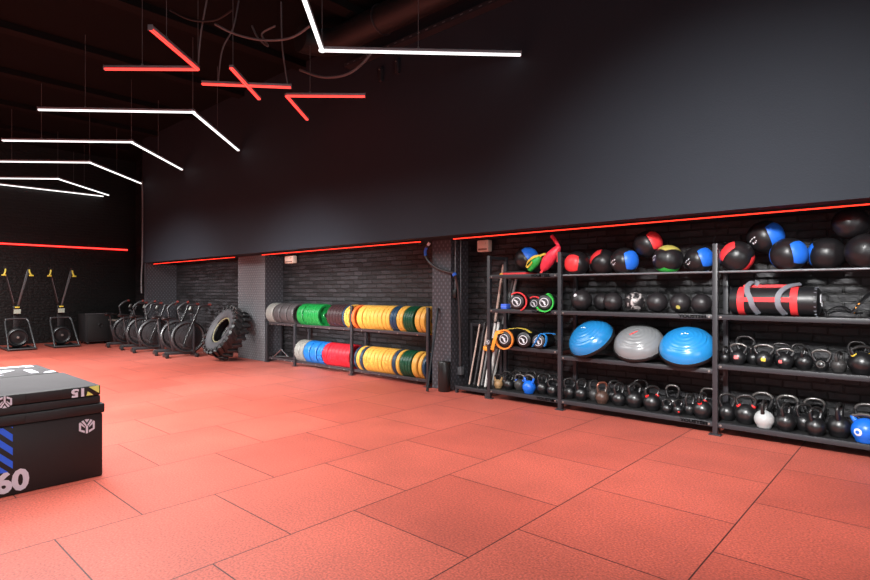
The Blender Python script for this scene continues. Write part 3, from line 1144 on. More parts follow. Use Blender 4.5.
def kettlebell(label, x, n, zs, r, hh, rz, group, m=M_KB, hm=M_HDARK, collar=None, sticker=None, hw=1.0, horn=True, ring=None):
    """r body radius, hh total height, rz turns the handle"""
    t = thing('kettlebell', label, 'kettlebell', (x, n, zs), R(rz), group)
    b = MB()
    prof = [(0, 0), (r * .62, 0), (r * .72, r * .06)]
    cz = r * .93
    for i in range(1, 15):
        a = -R(52) + (PI / 2 + R(52)) * i / 14
        prof.append((max(r * math.cos(a), 0), cz + r * math.sin(a)))
    b.lathe(prof, None, 28)
    b.build('body', m, t, angle=60)
    # handle: horns rise out of the shoulders and close in a flattened arch
    w = r * .83 * hw
    th = r * .155 if r > .07 else r * .19
    top = hh - th
    z0 = cz + r * .55
    path = bez([(-w * .62, 0, z0), (-w * .92, 0, z0 + (top - z0) * .38), (-w * 1.0, 0, z0 + (top - z0) * .7), (-w * .76, 0, top - r * .16), (-w * .34, 0, top), (w * .34, 0, top), (w * .76, 0, top - r * .16), (w * 1.0, 0, z0 + (top - z0) * .7), (w * .92, 0, z0 + (top - z0) * .38), (w * .62, 0, z0)], 4)
    N = len(path)
    rad = [th * (1.5 - .5 * min(1, min(i, N - 1 - i) / 7)) for i in range(N)]
    MB().tube(path, rad, 10).build('handle', hm, t, angle=60)
    if horn and hm is not m:
        for s in (0, 1):
            q = path[:9] if s == 0 else path[-9:]
            rr = [v * 1.04 for v in (rad[:9] if s == 0 else rad[-9:])]
            MB().tube(q, rr, 10).build('horn', m, t, angle=60)
    if collar:
        for s in (0, 1):
            q = path[1:4] if s == 0 else path[-4:-1]
            rr = [v * 1.12 for v in (rad[1:4] if s == 0 else rad[-4:-1])]
            MB().tube(q, rr, 10).build('colour_band', collar, t, angle=60)
    M0 = Matrix.Rotation(-R(rz), 3, 'Z')
    if sticker:
        d = M0 @ Vector((sticker[1], -1, sticker[2])).normalized()
        up = Vector((0, 0, 1))
        rt = up.cross(-d).normalized() * -1
        u2 = rt.cross(d).normalized()
        w2 = sticker[3] if len(sticker) > 3 else .022
        round_ = len(sticker) > 4

        def patch(w, k0, k1):
            q = MB()
            G = 6
            lv = []

            def sq(i, j):
                x, y = 2 * i / G - 1, 2 * j / G - 1
                if round_:
                    x, y = x * math.sqrt(1 - y * y / 2), y * math.sqrt(1 - x * x / 2)
                return rt * x * w + u2 * y * w * (1 if round_ else .85)
            for k in (k0, k1):
                lv.append([[q.bm.verts.new((d * r + sq(i, j)).normalized() * r * k + Vector((0, 0, cz))) for j in range(G + 1)] for i in range(G + 1)])
            for i in range(G):
                for j in range(G):
                    for g in lv:
                        q._f((g[i][j], g[i + 1][j], g[i + 1][j + 1], g[i][j + 1]))
            rim = [(i, 0) for i in range(G)] + [(G, j) for j in range(G)] + [(i, G) for i in range(G, 0, -1)] + [(0, j) for j in range(G, 0, -1)]
            for i, (x1, y1) in enumerate(rim):
                x2, y2 = rim[(i + 1) % len(rim)]
                q._f((lv[0][x1][y1], lv[0][x2][y2], lv[1][x2][y2], lv[1][x1][y1]))
            return q
        q = patch(w2, .985, 1.012)
        if round_:
            patch(w2 * .45, 1.0, 1.02).build('sticker_centre', m, t, smooth=False)
        q.build('sticker', sticker[0], t, smooth=False)
    if ring:
        d = M0 @ Vector((0, -1, .2)).normalized()
        a2, b2 = frame_from(d)
        MB().tube(arc(Vector((0, 0, cz)) + d * r * .86, r * .52, 0, 2 * PI, 24, a2, b2)[:-1], r * .07, 8, True).build('face_ring', M_HANDLE, t)
    return t


DK = .0008
zb = ZB + DK
FN, MN, KN = 6.36, 6.44, 6.55
GL, GM, GR, GT = 'kettlebells on the bottom shelf, left bay', 'kettlebells on the bottom shelf, middle bay', 'kettlebells on the bottom shelf, right bay', 'kettlebells on the third shelf, right bay'
KBS = []


def K(label, x, n, zs, r, hh, rz, group, *a, **k):
    KBS.append([label, u_at(x, n), n, zs, r, hh, rz, group, a, k])


# left bay
K('tan faced small kettlebell at the left end of the bottom shelf, left bay', 498.3, FN, zb, .064, .20, 20, GL, M_KBT, M_HDARK)
K('black kettlebell with worn silver front right of the tan one', 509.3, FN + .03, zb, .075, .21, 65, GL, M_KB)
K('dark grey kettlebell half hidden left of the blue kettlebell, left bay', 519.3, 6.43, zb, .078, .225, 10, GL, M_KBM, M_HANDLE, collar=M_BLUEP)
K('bright blue kettlebell with grey handle in front of the left bay bottom shelf', 529.6, 6.325, zb, .088, .255, -12, GL, M_KBBL, M_HANDLE, hw=1.12)
K('black kettlebell with upright narrow handle right of the blue kettlebell', 541.8, 6.40, zb, .084, .27, 60, GL)
K('black kettlebell beside the post at the right end of the left bay', 553.0, 6.36, zb, .079, .23, 30, GL)
K('black kettlebell in the back row behind the tan one, left bay', 507, KN - .03, zb, .07, .23, 10, GL)
K('dark kettlebell in the back row behind the dark grey kettlebell, left bay', 516.5, KN + .02, zb, .07, .245, 5, GL)
K('black kettlebell in the back row right behind the bright blue kettlebell', 531, KN + .03, zb, .078, .26, 15, GL)
K('black kettlebell in the back row behind the right end pair, left bay', 546, KN + .03, zb, .075, .25, 0, GL)
# middle bay
K('black kettlebell nearest the post at the left end of the middle bay', 569.8, 6.38, zb, .082, .262, 40, GM)
K('black kettlebell second from the left in the middle bay front row', 582, 6.38, zb, .085, .27, 70, GM)
K('black kettlebell with worn chips standing left behind the bronze worn one', 593, 6.47, zb, .072, .25, 60, GM, M_KBM)
K('bronze worn kettlebell with copper coloured handle in the middle bay', 602, 6.345, zb, .080, .265, 62, GM, M_KBBZ, mat('copper worn handle', (150, 92, 74), .35, metal=.5))
K('black kettlebell right behind the bronze worn one', 614, 6.52, zb, .078, .27, 50, GM)
K('black kettlebell just right of the bronze worn one, front row', 619.5, 6.375, zb, .083, .275, 68, GM)
K('large black kettlebell with a broad body in the centre of the middle bay', 634, 6.39, zb, .098, .29, 60, GM)
K('black kettlebell in the back row behind the large broad one', 640.5, 6.58, zb, .09, .31, 25, GM)
K('black kettlebell with red collar under its square handle, middle bay', 652, 6.37, zb, .095, .285, 48, GM, collar=M_REDC)
K('small black kettlebell left of the red stickered small one', 667, 6.33, zb, .054, .16, 40, GM)
K('black kettlebell in the back row with tall round handle above the small ones', 672.5, 6.56, zb, .082, .29, 12, GM, hm=M_HANDLE)
K('small black kettlebell with a tiny red sticker', 678.5, 6.34, zb, .055, .17, 55, GM, sticker=(M_REDC, .5, -.3, .010))
K('slim black kettlebell standing left of the big red collared one by the post', 690, 6.40, zb, .064, .235, 60, GM)
K('big black kettlebell with red collar next to the right post, middle bay', 701.7, 6.35, zb, .096, .275, 82, GM, collar=M_REDC)
K('black kettlebell behind the big red collared one, handle showing at post', 708.5, 6.56, zb, .088, .30, 5, GM, hm=M_HANDLE)
# right bay, bottom
K('black kettlebell with grey handle at left end of the right bay, bottom', 727.5, 6.42, zb, .086, .285, 25, GR, hm=M_HDARK)
K('black kettlebell with red handle collars, second from left, right bay bottom', 746.8, 6.375, zb, .103, .30, 12, GR, hm=M_HDARK, collar=M_REDC, sticker=(M_KBM, -.45, .35, .016))
K('white kettlebell at front of the right bay bottom shelf', 766.5, 6.32, zb, .09, .28, 88, GR, M_KBW, M_HDARK, horn=False)
K('black kettlebell behind the white one with wide grey handle', 762.5, 6.565, zb, .096, .315, 5, GR, hm=M_HANDLE, hw=1.1)
K('black kettlebell right of the white one, front row', 785.3, 6.345, zb, .089, .27, 75, GR)
K('black kettlebell in the back row with wide grey handle right of the white one', 787.5, 6.56, zb, .096, .315, 5, GR, hm=M_HANDLE, hw=1.1)
K('black kettlebell standing between two front ones in the right bay bottom', 803, 6.43, zb, .083, .265, 40, GR)
K('black kettlebell in the back row with arched grey handle, right bay bottom', 813, 6.575, zb, .09, .305, 8, GR, hm=M_HANDLE, hw=1.1)
K('black kettlebell with orange worn band left of the big one', 818.3, 6.335, zb, .085, .27, 60, GR)
K('biggest black kettlebell left of the blue one, right bay bottom', 840, 6.355, zb, .102, .32, 85, GR)
K('large blue kettlebell with white emblem at the right frame edge', 861.5, 6.32, zb, .112, .262, -20, GR, M_KBBL, M_HANDLE, hw=1.15, sticker=(M_WHITE, -.55, -.05, .036, 1))
K('black kettlebell with a wide grey handle behind the large blue one', 868, 6.56, zb, .095, .315, 0, GR, hm=M_HANDLE, hw=1.2)
# right bay, third shelf
zt = ZS3[2] + DK
K('small black kettlebell beside the post on the third shelf, right bay', 725.2, 6.40, zt, .055, .18, 80, GT)
K('black kettlebell with pink sticker on the third shelf', 738.3, 6.36, zt, .074, .22, 5, GT, hm=M_HANDLE, hw=1.2, sticker=(M_PINKC, -.05, .1, .022))
K('black kettlebell behind the pink stickered one', 745.5, 6.565, zt, .085, .285, 5, GT, hm=M_HDARK, hw=1.15)
K('black kettlebell at back between pink and yellow stickered ones', 753, 6.47, zt, .066, .20, 75, GT)
K('black kettlebell with yellow sticker on the third shelf', 764, 6.36, zt, .079, .225, 5, GT, hm=M_HANDLE, hw=1.25, sticker=(M_YELC, .12, .0, .02))
K('black kettlebell with a rose red sticker, right of the yellow stickered one', 785.3, 6.345, zt, .074, .20, 8, GT, hm=M_HANDLE, hw=1.1, sticker=(M_PINKC, -.5, -.05, .018))
K('black kettlebell close behind the rose red stickered one', 782, 6.53, zt, .074, .235, 8, GT, hm=M_HDARK, hw=1.15)
K('black kettlebell in the back row left of the plain front one', 797.5, 6.54, zt, .072, .235, 30, GT)
K('plain black kettlebell with side on handle, middle of the third shelf', 804.5, 6.37, zt, .076, .205, 80, GT)
K('black kettlebell with a grey ring on its face, third shelf', 821.5, 6.35, zt, .06, .205, 3, GT, hm=M_HANDLE, hw=1.45, ring=True)
K('black kettlebell with white specks right of the ringed one', 838.7, 6.37, zt, .064, .195, 75, GT, M_KBM)
K('large black kettlebell with yellow and green collars at the frame edge, third shelf', 862.5, 6.35, zt, .104, .265, 28, GT, hm=M_HDARK, collar=M_YELC)
K('black kettlebell behind the large one with yellow collars, third shelf', 857, 6.585, zt, .078, .285, 5, GT, hm=M_HDARK)

for it in range(400):
    for i in range(len(KBS)):
        for j in range(i):
            a, b = KBS[i], KBS[j]
            if a[3] != b[3]:
                continue
            need = math.sqrt((a[4] + b[4] + .004) ** 2 - (.93 * (a[4] - b[4])) ** 2)
            du, dn = a[1] - b[1], a[2] - b[2]
            d = math.hypot(du, dn)
            if d < need:
                if abs(dn) < .03:
                    dn = .03 if a[2] >= b[2] else -.03
                k = (need - d) * .25 / max(d, .01)
                a[1] += du * k * .6
                b[1] -= du * k * .6
                a[2] += dn * k
                b[2] -= dn * k
    for a in KBS:
        a[2] = min(max(a[2], 6.217 + .62 * a[4]), 6.755 - a[4])
        for u in PU:
            if abs(a[1] - u) < a[4] + .03 and a[2] - a[4] < RF + .03:
                a[1] = u + (a[4] + .03) * (1 if a[1] > u else -1)
for label, u, n, zs, r, hh, rz, group, a, k in KBS:
    kettlebell(label, u, n, zs, r, hh, rz, group, *a, **k)
# ------------------------------------------------------------------ training bags in the left bay
M_VINYL = mat('black vinyl', (26, 26, 28), .4, bump=.1, bscale=30)
M_BAGEND = mat('charcoal vinyl end', (48, 48, 52), .5, bump=.06, bscale=40)
M_STRAPR = mat('red webbing', (226, 52, 56), .6, bump=.15, bscale=90)
M_STRAPG = mat('green webbing', (48, 190, 70), .6, bump=.15, bscale=90)
M_STRAPO = mat('orange webbing', (240, 140, 52), .6, bump=.15, bscale=90)
M_STRAPB = mat('sky blue webbing', (40, 142, 226), .6, bump=.15, bscale=90)
M_STRAPGR = mat('grey webbing', (112, 114, 122), .6, bump=.15, bscale=90)
M_STRAPY = mat('yellow webbing', (226, 196, 74), .6, bump=.15, bscale=90)


def ribbon(b, pts, w, th, side):
    """flat strap of width w along a path; side gives the width direction"""
    pts = [Vector(p) for p in pts]
    side = Vector(side).normalized()
    rows = []
    for i, p in enumerate(pts):
        d = (pts[min(i + 1, len(pts) - 1)] - pts[max(i - 1, 0)]).normalized()
        s = (side - d * side.dot(d)).normalized()
        n = d.cross(s).normalized()
        rows.append([b.bm.verts.new(p + s * a * w / 2 + n * c * th / 2) for a, c in ((-1, -1), (1, -1), (1, 1), (-1, 1))])
    for A, B in zip(rows[:-1], rows[1:]):
        for k in range(4):
            b._f((A[k], A[(k + 1) % 4], B[(k + 1) % 4], B[k]))
    b._f(list(reversed(rows[0])))
    b._f(rows[-1])
    return b


def end_bag(label, x, y, n0, r, L, yaw, strap, m_ring=M_WHITE, straps=('over',), ends=M_BAGEND, zfloor=None, pitch=0.0):
    """round training bag lying with one end towards the room"""
    p = at_n(x, y, n0)
    z = p.z if zfloor is None else zfloor + r + .003
    t = thing('training_bag', label, 'training bag', (p.x, n0, z), group='round training bags lying in the left bay', rot=(R(pitch), 0, R(yaw)))
    M = Matrix.Rotation(-PI / 2, 4, 'X')   # local z -> +y (into the rack)
    MB().lathe([(0, .012), (r * .80, .012), (r * .95, .02), (r, .05), (r * .985, L * .5), (r, L - .04), (r * .9, L - .005), (0, L)], M, 32).build('body', M_VINYL, t)
    MB().lathe([(0, .0), (r * .78, .0), (r * .86, .006), (r * .80, .0125), (0, .0125)], M, 32).build('end_panel', ends, t)
    MB().tube(arc((0, -.003, 0), r * .56, 0, 2 * PI, 28)[:-1], r * .05, 6, True).build('printed_ring', m_ring, t)
    b = MB()
    b.box((-r * .08, -.004, r * .12), (r * .55, .004, r * .16), Matrix.Rotation(R(28), 3, 'Y'))
    b.box((r * .06, -.004, -r * .14), (r * .5, .004, r * .2), Matrix.Rotation(R(62), 3, 'Y'))
    b.build('printed_mark', m_ring, t, smooth=False)
    if 'over' in straps:
        b = MB()
        ribbon(b, arc((r * .14, .0, 0), r * 1.2, R(130), R(-68), 18), .05, .016, (0, 1, 0))
        b.build('strap', strap, t, angle=60)
    if 'under' in straps:
        b = MB()
        ribbon(b, arc((r * .08, .0, -r * .02), r * 1.16, R(75), R(-150), 22), .05, .016, (0, 1, 0))
        ribbon(b, [(r * .1, .1, r * 1.05), (r * .5, .09, r * 1.16), (r * 1.06, .05, r * .55)], .06, .006, (0, 1, 0))
        b.build('strap', strap, t, angle=60)
    if 'ring' in straps:
        b = MB()
        ribbon(b, arc((0, .01, -r * .08), r * 1.2, 0, 2 * PI, 30), .036, .018, (0, 1, 0))
        b.build('strap', strap, t, angle=60)
    if 'loop' in straps:
        b = MB()
        ribbon(b, bez([(-r * .7, -.03, -r * .7), (-r * .2, -.05, -r * .1), (r * .15, -.03, r * .65), (r * .45, .02, r * 1.1), (r * 1.0, .03, r * .85), (r * 1.1, .03, r * .1), (r * .85, .02, -r * .65)], 5), .034, .006, (.3, 1, 0))
        ribbon(b, bez([(r * .1, .08, r * 1.02), (r * .9, .16, r * 1.12), (r * 1.8, .2, r * 1.0)], 5), .05, .006, (0, 1, 0))
        b.build('strap', strap, t, angle=60)
    return t


zd = Z2
end_bag('round black training bag with red strap, left on the second shelf of left bay', 516.5, 301, 6.19, .102, .42, 20, M_STRAPR, straps=('over',), zfloor=zd)
end_bag('round black training bag with green straps, by the post on the second shelf', 544, 300, 6.18, .098, .42, 16, M_STRAPG, straps=('under',), zfloor=zd)
end_bag('smaller black training bag with a red strap, between the two larger bags on second shelf', 534, 301, 6.34, .078, .30, 12, M_STRAPR, straps=('over',), zfloor=zd)
# blue block on the second shelf
bp_ = at_n(504.3, 308, 6.26)
t = thing('foam_block', 'small bright blue foam block on the second shelf by the left post', 'foam block', (bp_.x, 6.27, zd + .001))
MB().bb((-.047, -.03, 0), (.047, .08, .07), .008).build('foam', mat('blue foam', (70, 112, 232), .6), t)
MB().bb((-.048, -.0315, .03), (.048, -.0302, .034)).build('seam', mat('pale blue line', (150, 176, 240), .6), t, smooth=False)
zd3 = ZS3[0]
end_bag('round black training bag circled by an orange strap, third shelf of left bay', 504, 346.5, 6.10, .105, .52, 8, M_STRAPO, straps=('ring',), zfloor=zd3)
end_bag('round black training bag in the middle of the third shelf of left bay', 523, 343.5, 6.15, .102, .48, 12, M_STRAPY, straps=(), zfloor=zd3, ends=M_VINYL)
end_bag('round black training bag with sky blue straps on the third shelf', 538, 344, 6.17, .092, .45, 12, M_STRAPB, straps=('loop',), zfloor=zd3)
# pale bag end sticking out left, behind the post
end_bag('pale ringed training bag end sticking out left past the rack post', 488, 337, 6.05, .05, .30, -4, M_STRAPO, straps=(), zfloor=zd3)
# yellow strap thrown over the bags, orange band round the poles
t = thing('exercise_band', 'wide yellow orange resistance band draped across the left end of the third shelf', 'band', at_n(494, 340, 6.2))
o0 = Vector(t.location)
b = MB()
ribbon(b, [p - o0 for p in bez([at_n(492, 350, 6.07), at_n(494.5, 340, 6.05), at_n(497, 332, 6.07), at_n(500, 333, 6.07), at_n(503, 331.5, 6.12)], 6)], .045, .006, (1, .3, 0))
b.build('front_loop', M_ORANGE, t, angle=60)
b = MB()
ribbon(b, [p - o0 for p in bez([at_n(497, 331, 6.22), at_n(507, 329.5, 6.25), at_n(518, 328, 6.3), at_n(526, 329.5, 6.3), at_n(531, 333, 6.3)], 6)], .05, .006, (0, 1, 0))
b.build('back_loop', M_STRAPY, t, angle=60)
t = thing('pole_band', 'orange band tied around the bundle of leaning poles', 'band', at_n(489.5, 348.5, 6.47))
MB().lathe([(.085, -.03), (.093, -.02), (.093, .02), (.085, .03), (.08, 0)], Matrix.Rotation(.15, 4, 'Y'), 20, True).build('wrap', M_ORANGE, t)
b = MB()
ribbon(b, bez([(.02, -.05, .03), (.05, -.08, .08), (.09, -.1, .13)], 5), .03, .006, (1, 0, 0))
b.build('loose_end', M_ORANGE, t)
# orange stopper on the upright pole at the top shelf
pt = at_n(502.5, 273, 6.60)
t = thing('pole_collar', 'small orange collar lying on the top shelf by the left post', 'collar', (at_n(502.8, 270, 6.4).x, 6.40, Z1 + .001))
MB().lathe([(.02, 0), (.05, 0), (.045, .02), (.028, .03), (.02, .03)], None, 16, True).build('ring', M_ORANGE, t)

# bags on the top shelf, left bay
def sack(name, label, pts, radii, m, flat=.75, extra=None):
    o0 = Vector(pts[len(pts) // 2])
    t = thing(name, label, 'training bag', o0, group='coloured sacks on the top shelf')
    pp_ = bez([Vector(p) - o0 for p in pts], 6)
    rr = []
    for i in range(len(pp_)):
        k = i / 6
        a = min(int(k), len(radii) - 2)
        f = k - a
        rr.append(radii[a] * (1 - f) + radii[a + 1] * f)
    b = MB().tube(pp_, rr, 16)
    b.build('sack', m, t, angle=70)
    return t, o0


M_SACKR = mat('red vinyl sack', (238, 56, 78), .45, bump=.25, bscale=22)
M_SACKG = mat('green vinyl sack', (46, 178, 76), .45, bump=.25, bscale=22)
t, o0 = sack('training_sack', 'red sack with a long tail standing up, on top shelf by the post', [at_n(542.3, 270.5, 6.30), at_n(544.5, 267, 6.30), at_n(548, 261, 6.30), at_n(553, 254.5, 6.30), at_n(558, 248, 6.31), at_n(559.3, 246.5, 6.32)], [.03, .062, .082, .072, .042, .022], M_SACKR)
b = MB()
b.tube([p - o0 for p in bez([at_n(558.6, 248.5, 6.31), at_n(557.5, 244.5, 6.32), at_n(554.5, 239.5, 6.33), at_n(551.5, 235.6, 6.34)], 5)], [.016] * 3 + [.024] * 11 + [.027, .018], 12)
b.build('tail', M_SACKR, t)
b = MB()
ribbon(b, [p - o0 for p in bez([at_n(543, 270, 6.25), at_n(541.5, 271.5, 6.235), at_n(541.2, 273, 6.23)], 4)], .035, .006, (1, 0, 0))
ribbon(b, [p - o0 for p in bez([at_n(556, 250, 6.27), at_n(558, 256, 6.25), at_n(557.5, 262, 6.26)], 4)], .03, .006, (1, 0, 0))
b.build('strap', M_STRAPR, t)
t, o0 = sack('training_sack', 'green sack with a yellow loop between the ball and red sack', [at_n(529.3, 270.4, 6.27), at_n(531.5, 267, 6.27), at_n(535, 262, 6.27), at_n(538.5, 258, 6.28), at_n(540, 256.2, 6.29)], [.03, .05, .062, .05, .02], M_SACKG)
b = MB()
ribbon(b, [p - o0 for p in bez([at_n(541, 256, 6.28), at_n(535, 256.5, 6.22), at_n(529, 260.5, 6.2), at_n(526.5, 265, 6.2), at_n(528, 266.8, 6.21), at_n(532, 262, 6.2)], 5)], .034, .006, (0, .5, 1))
ribbon(b, [p - o0 for p in bez([at_n(539, 256.5, 6.29), at_n(543, 254.5, 6.3), at_n(546, 254.5, 6.33)], 5)], .034, .006, (0, .5, 1))
b.build('strap', M_STRAPY, t)

# ------------------------------------------------------------------ power bag on the right bay
pb0, pb1 = at_n(730.5, 297, 6.38), at_n(821, 299, 6.36)
cx, rr = (pb0.x + pb1.x) / 2, .142
L = pb1.x - pb0.x
t = thing('power_bag', 'long black power bag with red straps and grey handles, second shelf of right bay', 'power bag', (cx, 6.38, zd + rr + .002), rot=(0, 0, 0))
MX = Matrix.Rotation(PI / 2, 4, 'Y')
MB().lathe([(0, -L / 2), (rr * .7, -L / 2 + .005), (rr * .93, -L / 2 + .02), (rr, -L / 2 + .06), (rr * .99, 0), (rr, L / 2 - .06), (rr * .93, L / 2 - .02), (rr * .7, L / 2 - .005), (0, L / 2)], MX, 36).build('body', M_VINYL, t)
for s in (-.343 * L, .24 * L):
    b = MB()
    ribbon(b, arc((s, 0, 0), rr * 1.018, 0, 2 * PI, 36, (0, 1, 0), (0, 0, 1)), .062, .005, (1, 0, 0))
    b.build('red_strap', M_STRAPR, t, angle=60)
for a in (PI + .1, PI - 1.5):
    b = MB()
    d = Vector((0, math.cos(a), math.sin(-a + PI) if False else math.sin(a)))
    d = Vector((0, -math.cos(.12), math.sin(.12))) if a > PI else Vector((0, -.1, 1)).normalized()
    b.bar(Vector((-.343 * L, 0, 0)) + d * rr * 1.015, Vector((.24 * L, 0, 0)) + d * rr * 1.015, .006, .045)
    b.build('red_strap', M_STRAPR, t, smooth=False)
for s, kk in ((-.225 * L, 0), (.09 * L, 1)):
    b = MB()
    h = rr * 1.25
    if kk == 0:
        path = bez([(s + .06, -rr * .55, -rr * .9), (s + .02, -rr * 1.0, -rr * .35), (s, -rr * 1.06, rr * .2), (s - .03, -rr * .92, rr * .62), (s - .04, -rr * .5, rr * 1.1), (s + .0, -rr * .15, rr * 1.38), (s + .05, -rr * .1, rr * 1.2)], 5)
    else:
        path = bez([(s + .04, -rr * .55, -rr * .9), (s + .0, -rr * 1.0, -rr * .4), (s - .01, -rr * 1.06, rr * .15), (s + .01, -rr * .9, rr * .65), (s + .07, -rr * .5, rr * 1.05), (s + .16, -rr * .15, rr * 1.22)], 5)
    ribbon(b, path, .05, .012, (1, 0, 0))
    b.build('grey_handle', M_STRAPGR, t, angle=60)
b = MB()
for i in range(18):
    a = 2 * PI * i / 18
    b.box((L / 2 - .035, rr * .985 * math.cos(a), rr * .985 * math.sin(a)), (.02, .006, .006), Matrix.Rotation(a, 3, 'X'))
b.build('stitching', M_STRAPGR, t, smooth=False)
b = MB()
b.box((L / 2 + .002, -.03, .03), (.006, .05, .08))
b.box((L / 2 + .003, .02, -.02), (.006, .03, .05))
b.build('end_tag', M_WHITE, t, smooth=False)
# tangle of straps at the frame edge
t = thing('strap_pile', 'pile of black suspension straps on the second shelf at the frame edge', 'straps', at_n(850, 312, 6.42))
t.location.z = zd
o0 = Vector(t.location)
b = MB()
ribbon(b, [p - o0 for p in bez([at_n(826, 313, 6.38), at_n(833, 308.5, 6.42), at_n(841, 306.5, 6.45), at_n(849, 310, 6.42), at_n(856, 314, 6.40)], 6)], .06, .008, (0, 1, .2))
ribbon(b, [p - o0 for p in bez([at_n(828, 314, 6.48), at_n(838, 311, 6.5), at_n(850, 312, 6.45), at_n(862, 313.5, 6.42)], 6)], .05, .008, (0, 1, .2))
b.build('loose_straps', M_VINYL, t, angle=60)
b = MB()
ribbon(b, [p - o0 for p in bez([at_n(851, 313.5, 6.33), at_n(857, 307, 6.34), at_n(863, 300, 6.38), at_n(870, 294, 6.42), at_n(878, 290, 6.45)], 6)], .075, .012, (0, 1, .4))
b.build('harness', M_VINYL, t, angle=60)
q = MB()
for (x, y, n) in ((854, 312.5, 6.315), (856, 307.5, 6.32), (859, 304, 6.33)):
    q.box(at_n(x, y, n) - o0, (.014, .01, .014))
q.build('buckle', M_ORANGE, t, smooth=False)

# ------------------------------------------------------------------ plate rack
PN0, PN1 = 6.36, 6.66
PRU = [-10.54, -9.50, -7.72, -5.855]
prack = thing('plate_rack', 'low two tier black steel rack holding coloured weight plates', 'rack', (-8.2, 6.5, 0))


def pk(b, name, m=None, **k):
    for v in b.bm.verts:
        v.co -= Vector((-8.2, 6.5, 0))
    return b.build(name, m or M_PSTEEL, prack, **k)


PZ = (.115, .845)
for i, u in enumerate(PRU):
    for n in (PN0 - .035, PN1):
        top = 1.25 if i > 1 else .838
        b = MB()
        b.bb((u - .025, n - .022, .012), (u + .025, n + .022, top), .003)
        foot(b, u, n)
        pk(b, 'post', M_STEEL)
    pk(MB().bb((u - .02, PN0 - .013, .15), (u + .02, PN1 - .023, .19)), 'cross_bar', M_STEEL, smooth=False)
for z in PZ:
    for i in range(3):
        a, c = PRU[i] + .027, PRU[i + 1] - .027
        for n in (PN0, PN1):
            nn = n if n == PN0 else n - .02
            pk(MB().bb((a, nn - .012, z - .05), (c, nn + .012, z), .003), 'rail')
        b = MB()
        for k in range(4):
            uu = a + (c - a) * (k + .5) / 4
            b.cyl((uu, PN0 - .022, z - .038), (uu, PN0 - .012, z - .038), .012, 8)
        pk(b, 'bolt', M_BOLT)

PR = .226
PCN = (PN0 + PN1 - .02) / 2
PDROP = math.sqrt(PR ** 2 - ((PN1 - .02 - PN0 - .024) / 2) ** 2)
PCOL = {
    'grey': mat('grey rubber', (132, 131, 126), .42, var=.06),
    'dark grey': mat('dark grey rubber', (72, 68, 69), .42, var=.08),
    'green': mat('green rubber', (20, 120, 54), .34),
    'dark green': mat('dark green rubber', (10, 72, 48), .34),
    'black': mat('black red rubber', (52, 34, 36), .36, var=.15),
    'navy': mat('navy rubber', (24, 58, 84), .36),
    'yellow': mat('yellow rubber', (220, 166, 72), .4),
    'orange': mat('orange rubber', (226, 106, 48), .4),
    'blue': mat('blue rubber', (26, 104, 180), .36),
    'red': mat('red rubber', (196, 34, 48), .36),
}
M_HUB = mat('plate hub steel', (120, 118, 116), .35, metal=.85)
M_FACE = mat('plate face black', (22, 22, 24), .45)
seen = {}
totals = {}
rows = [
    ('upper', [(265, 271.8, 1, 'grey'), (272.8, 278.7, 1, 'dark grey'), (279.3, 285.6, 1, 'dark grey'), (286.2, 291.8, 1, 'dark grey'),
               (296, 301.5, 1, 'green'), (302.5, 317.5, 4, 'green'), (326, 341.2, 5, 'black'), (341.5, 343.2, 1, 'navy'), (343.5, 348.2, 2, 'yellow'),
               (351, 353.6, 1, 'orange'), (356.2, 361.2, 1, 'yellow'), (362.2, 381, 5, 'yellow'), (381.6, 388.6, 2, 'yellow'), (389.2, 395.6, 2, 'navy'),
               (396, 402, 2, 'yellow'), (402.6, 412.2, 4, 'dark green'), (414.2, 419, 1, 'yellow'), (419.6, 424, 1, 'yellow')]),
    ('lower', [(293.6, 298.4, 1, 'grey'), (298.8, 302.2, 1, 'grey'), (302.8, 308.4, 1, 'blue'), (309.2, 315.2, 1, 'blue'), (316.2, 321, 1, 'blue'),
               (321.6, 326, 1, 'red'), (326.8, 348.2, 6, 'red'), (353.6, 355.4, 1, 'navy'), (355.8, 359, 1, 'yellow'), (359.4, 361.8, 1, 'navy'),
               (362.4, 381, 5, 'yellow'), (381.6, 391, 3, 'yellow'), (391.4, 394.8, 1, 'navy'), (395.2, 398.4, 1, 'yellow'), (399, 409.8, 4, 'dark green'),
               (411, 415.8, 1, 'yellow'), (417.6, 421, 1, 'yellow'), (421.6, 424.4, 1, 'navy')]),
]
for row, items in rows:
    for x0, x1, n, c in items:
        totals[(row, c)] = totals.get((row, c), 0) + n
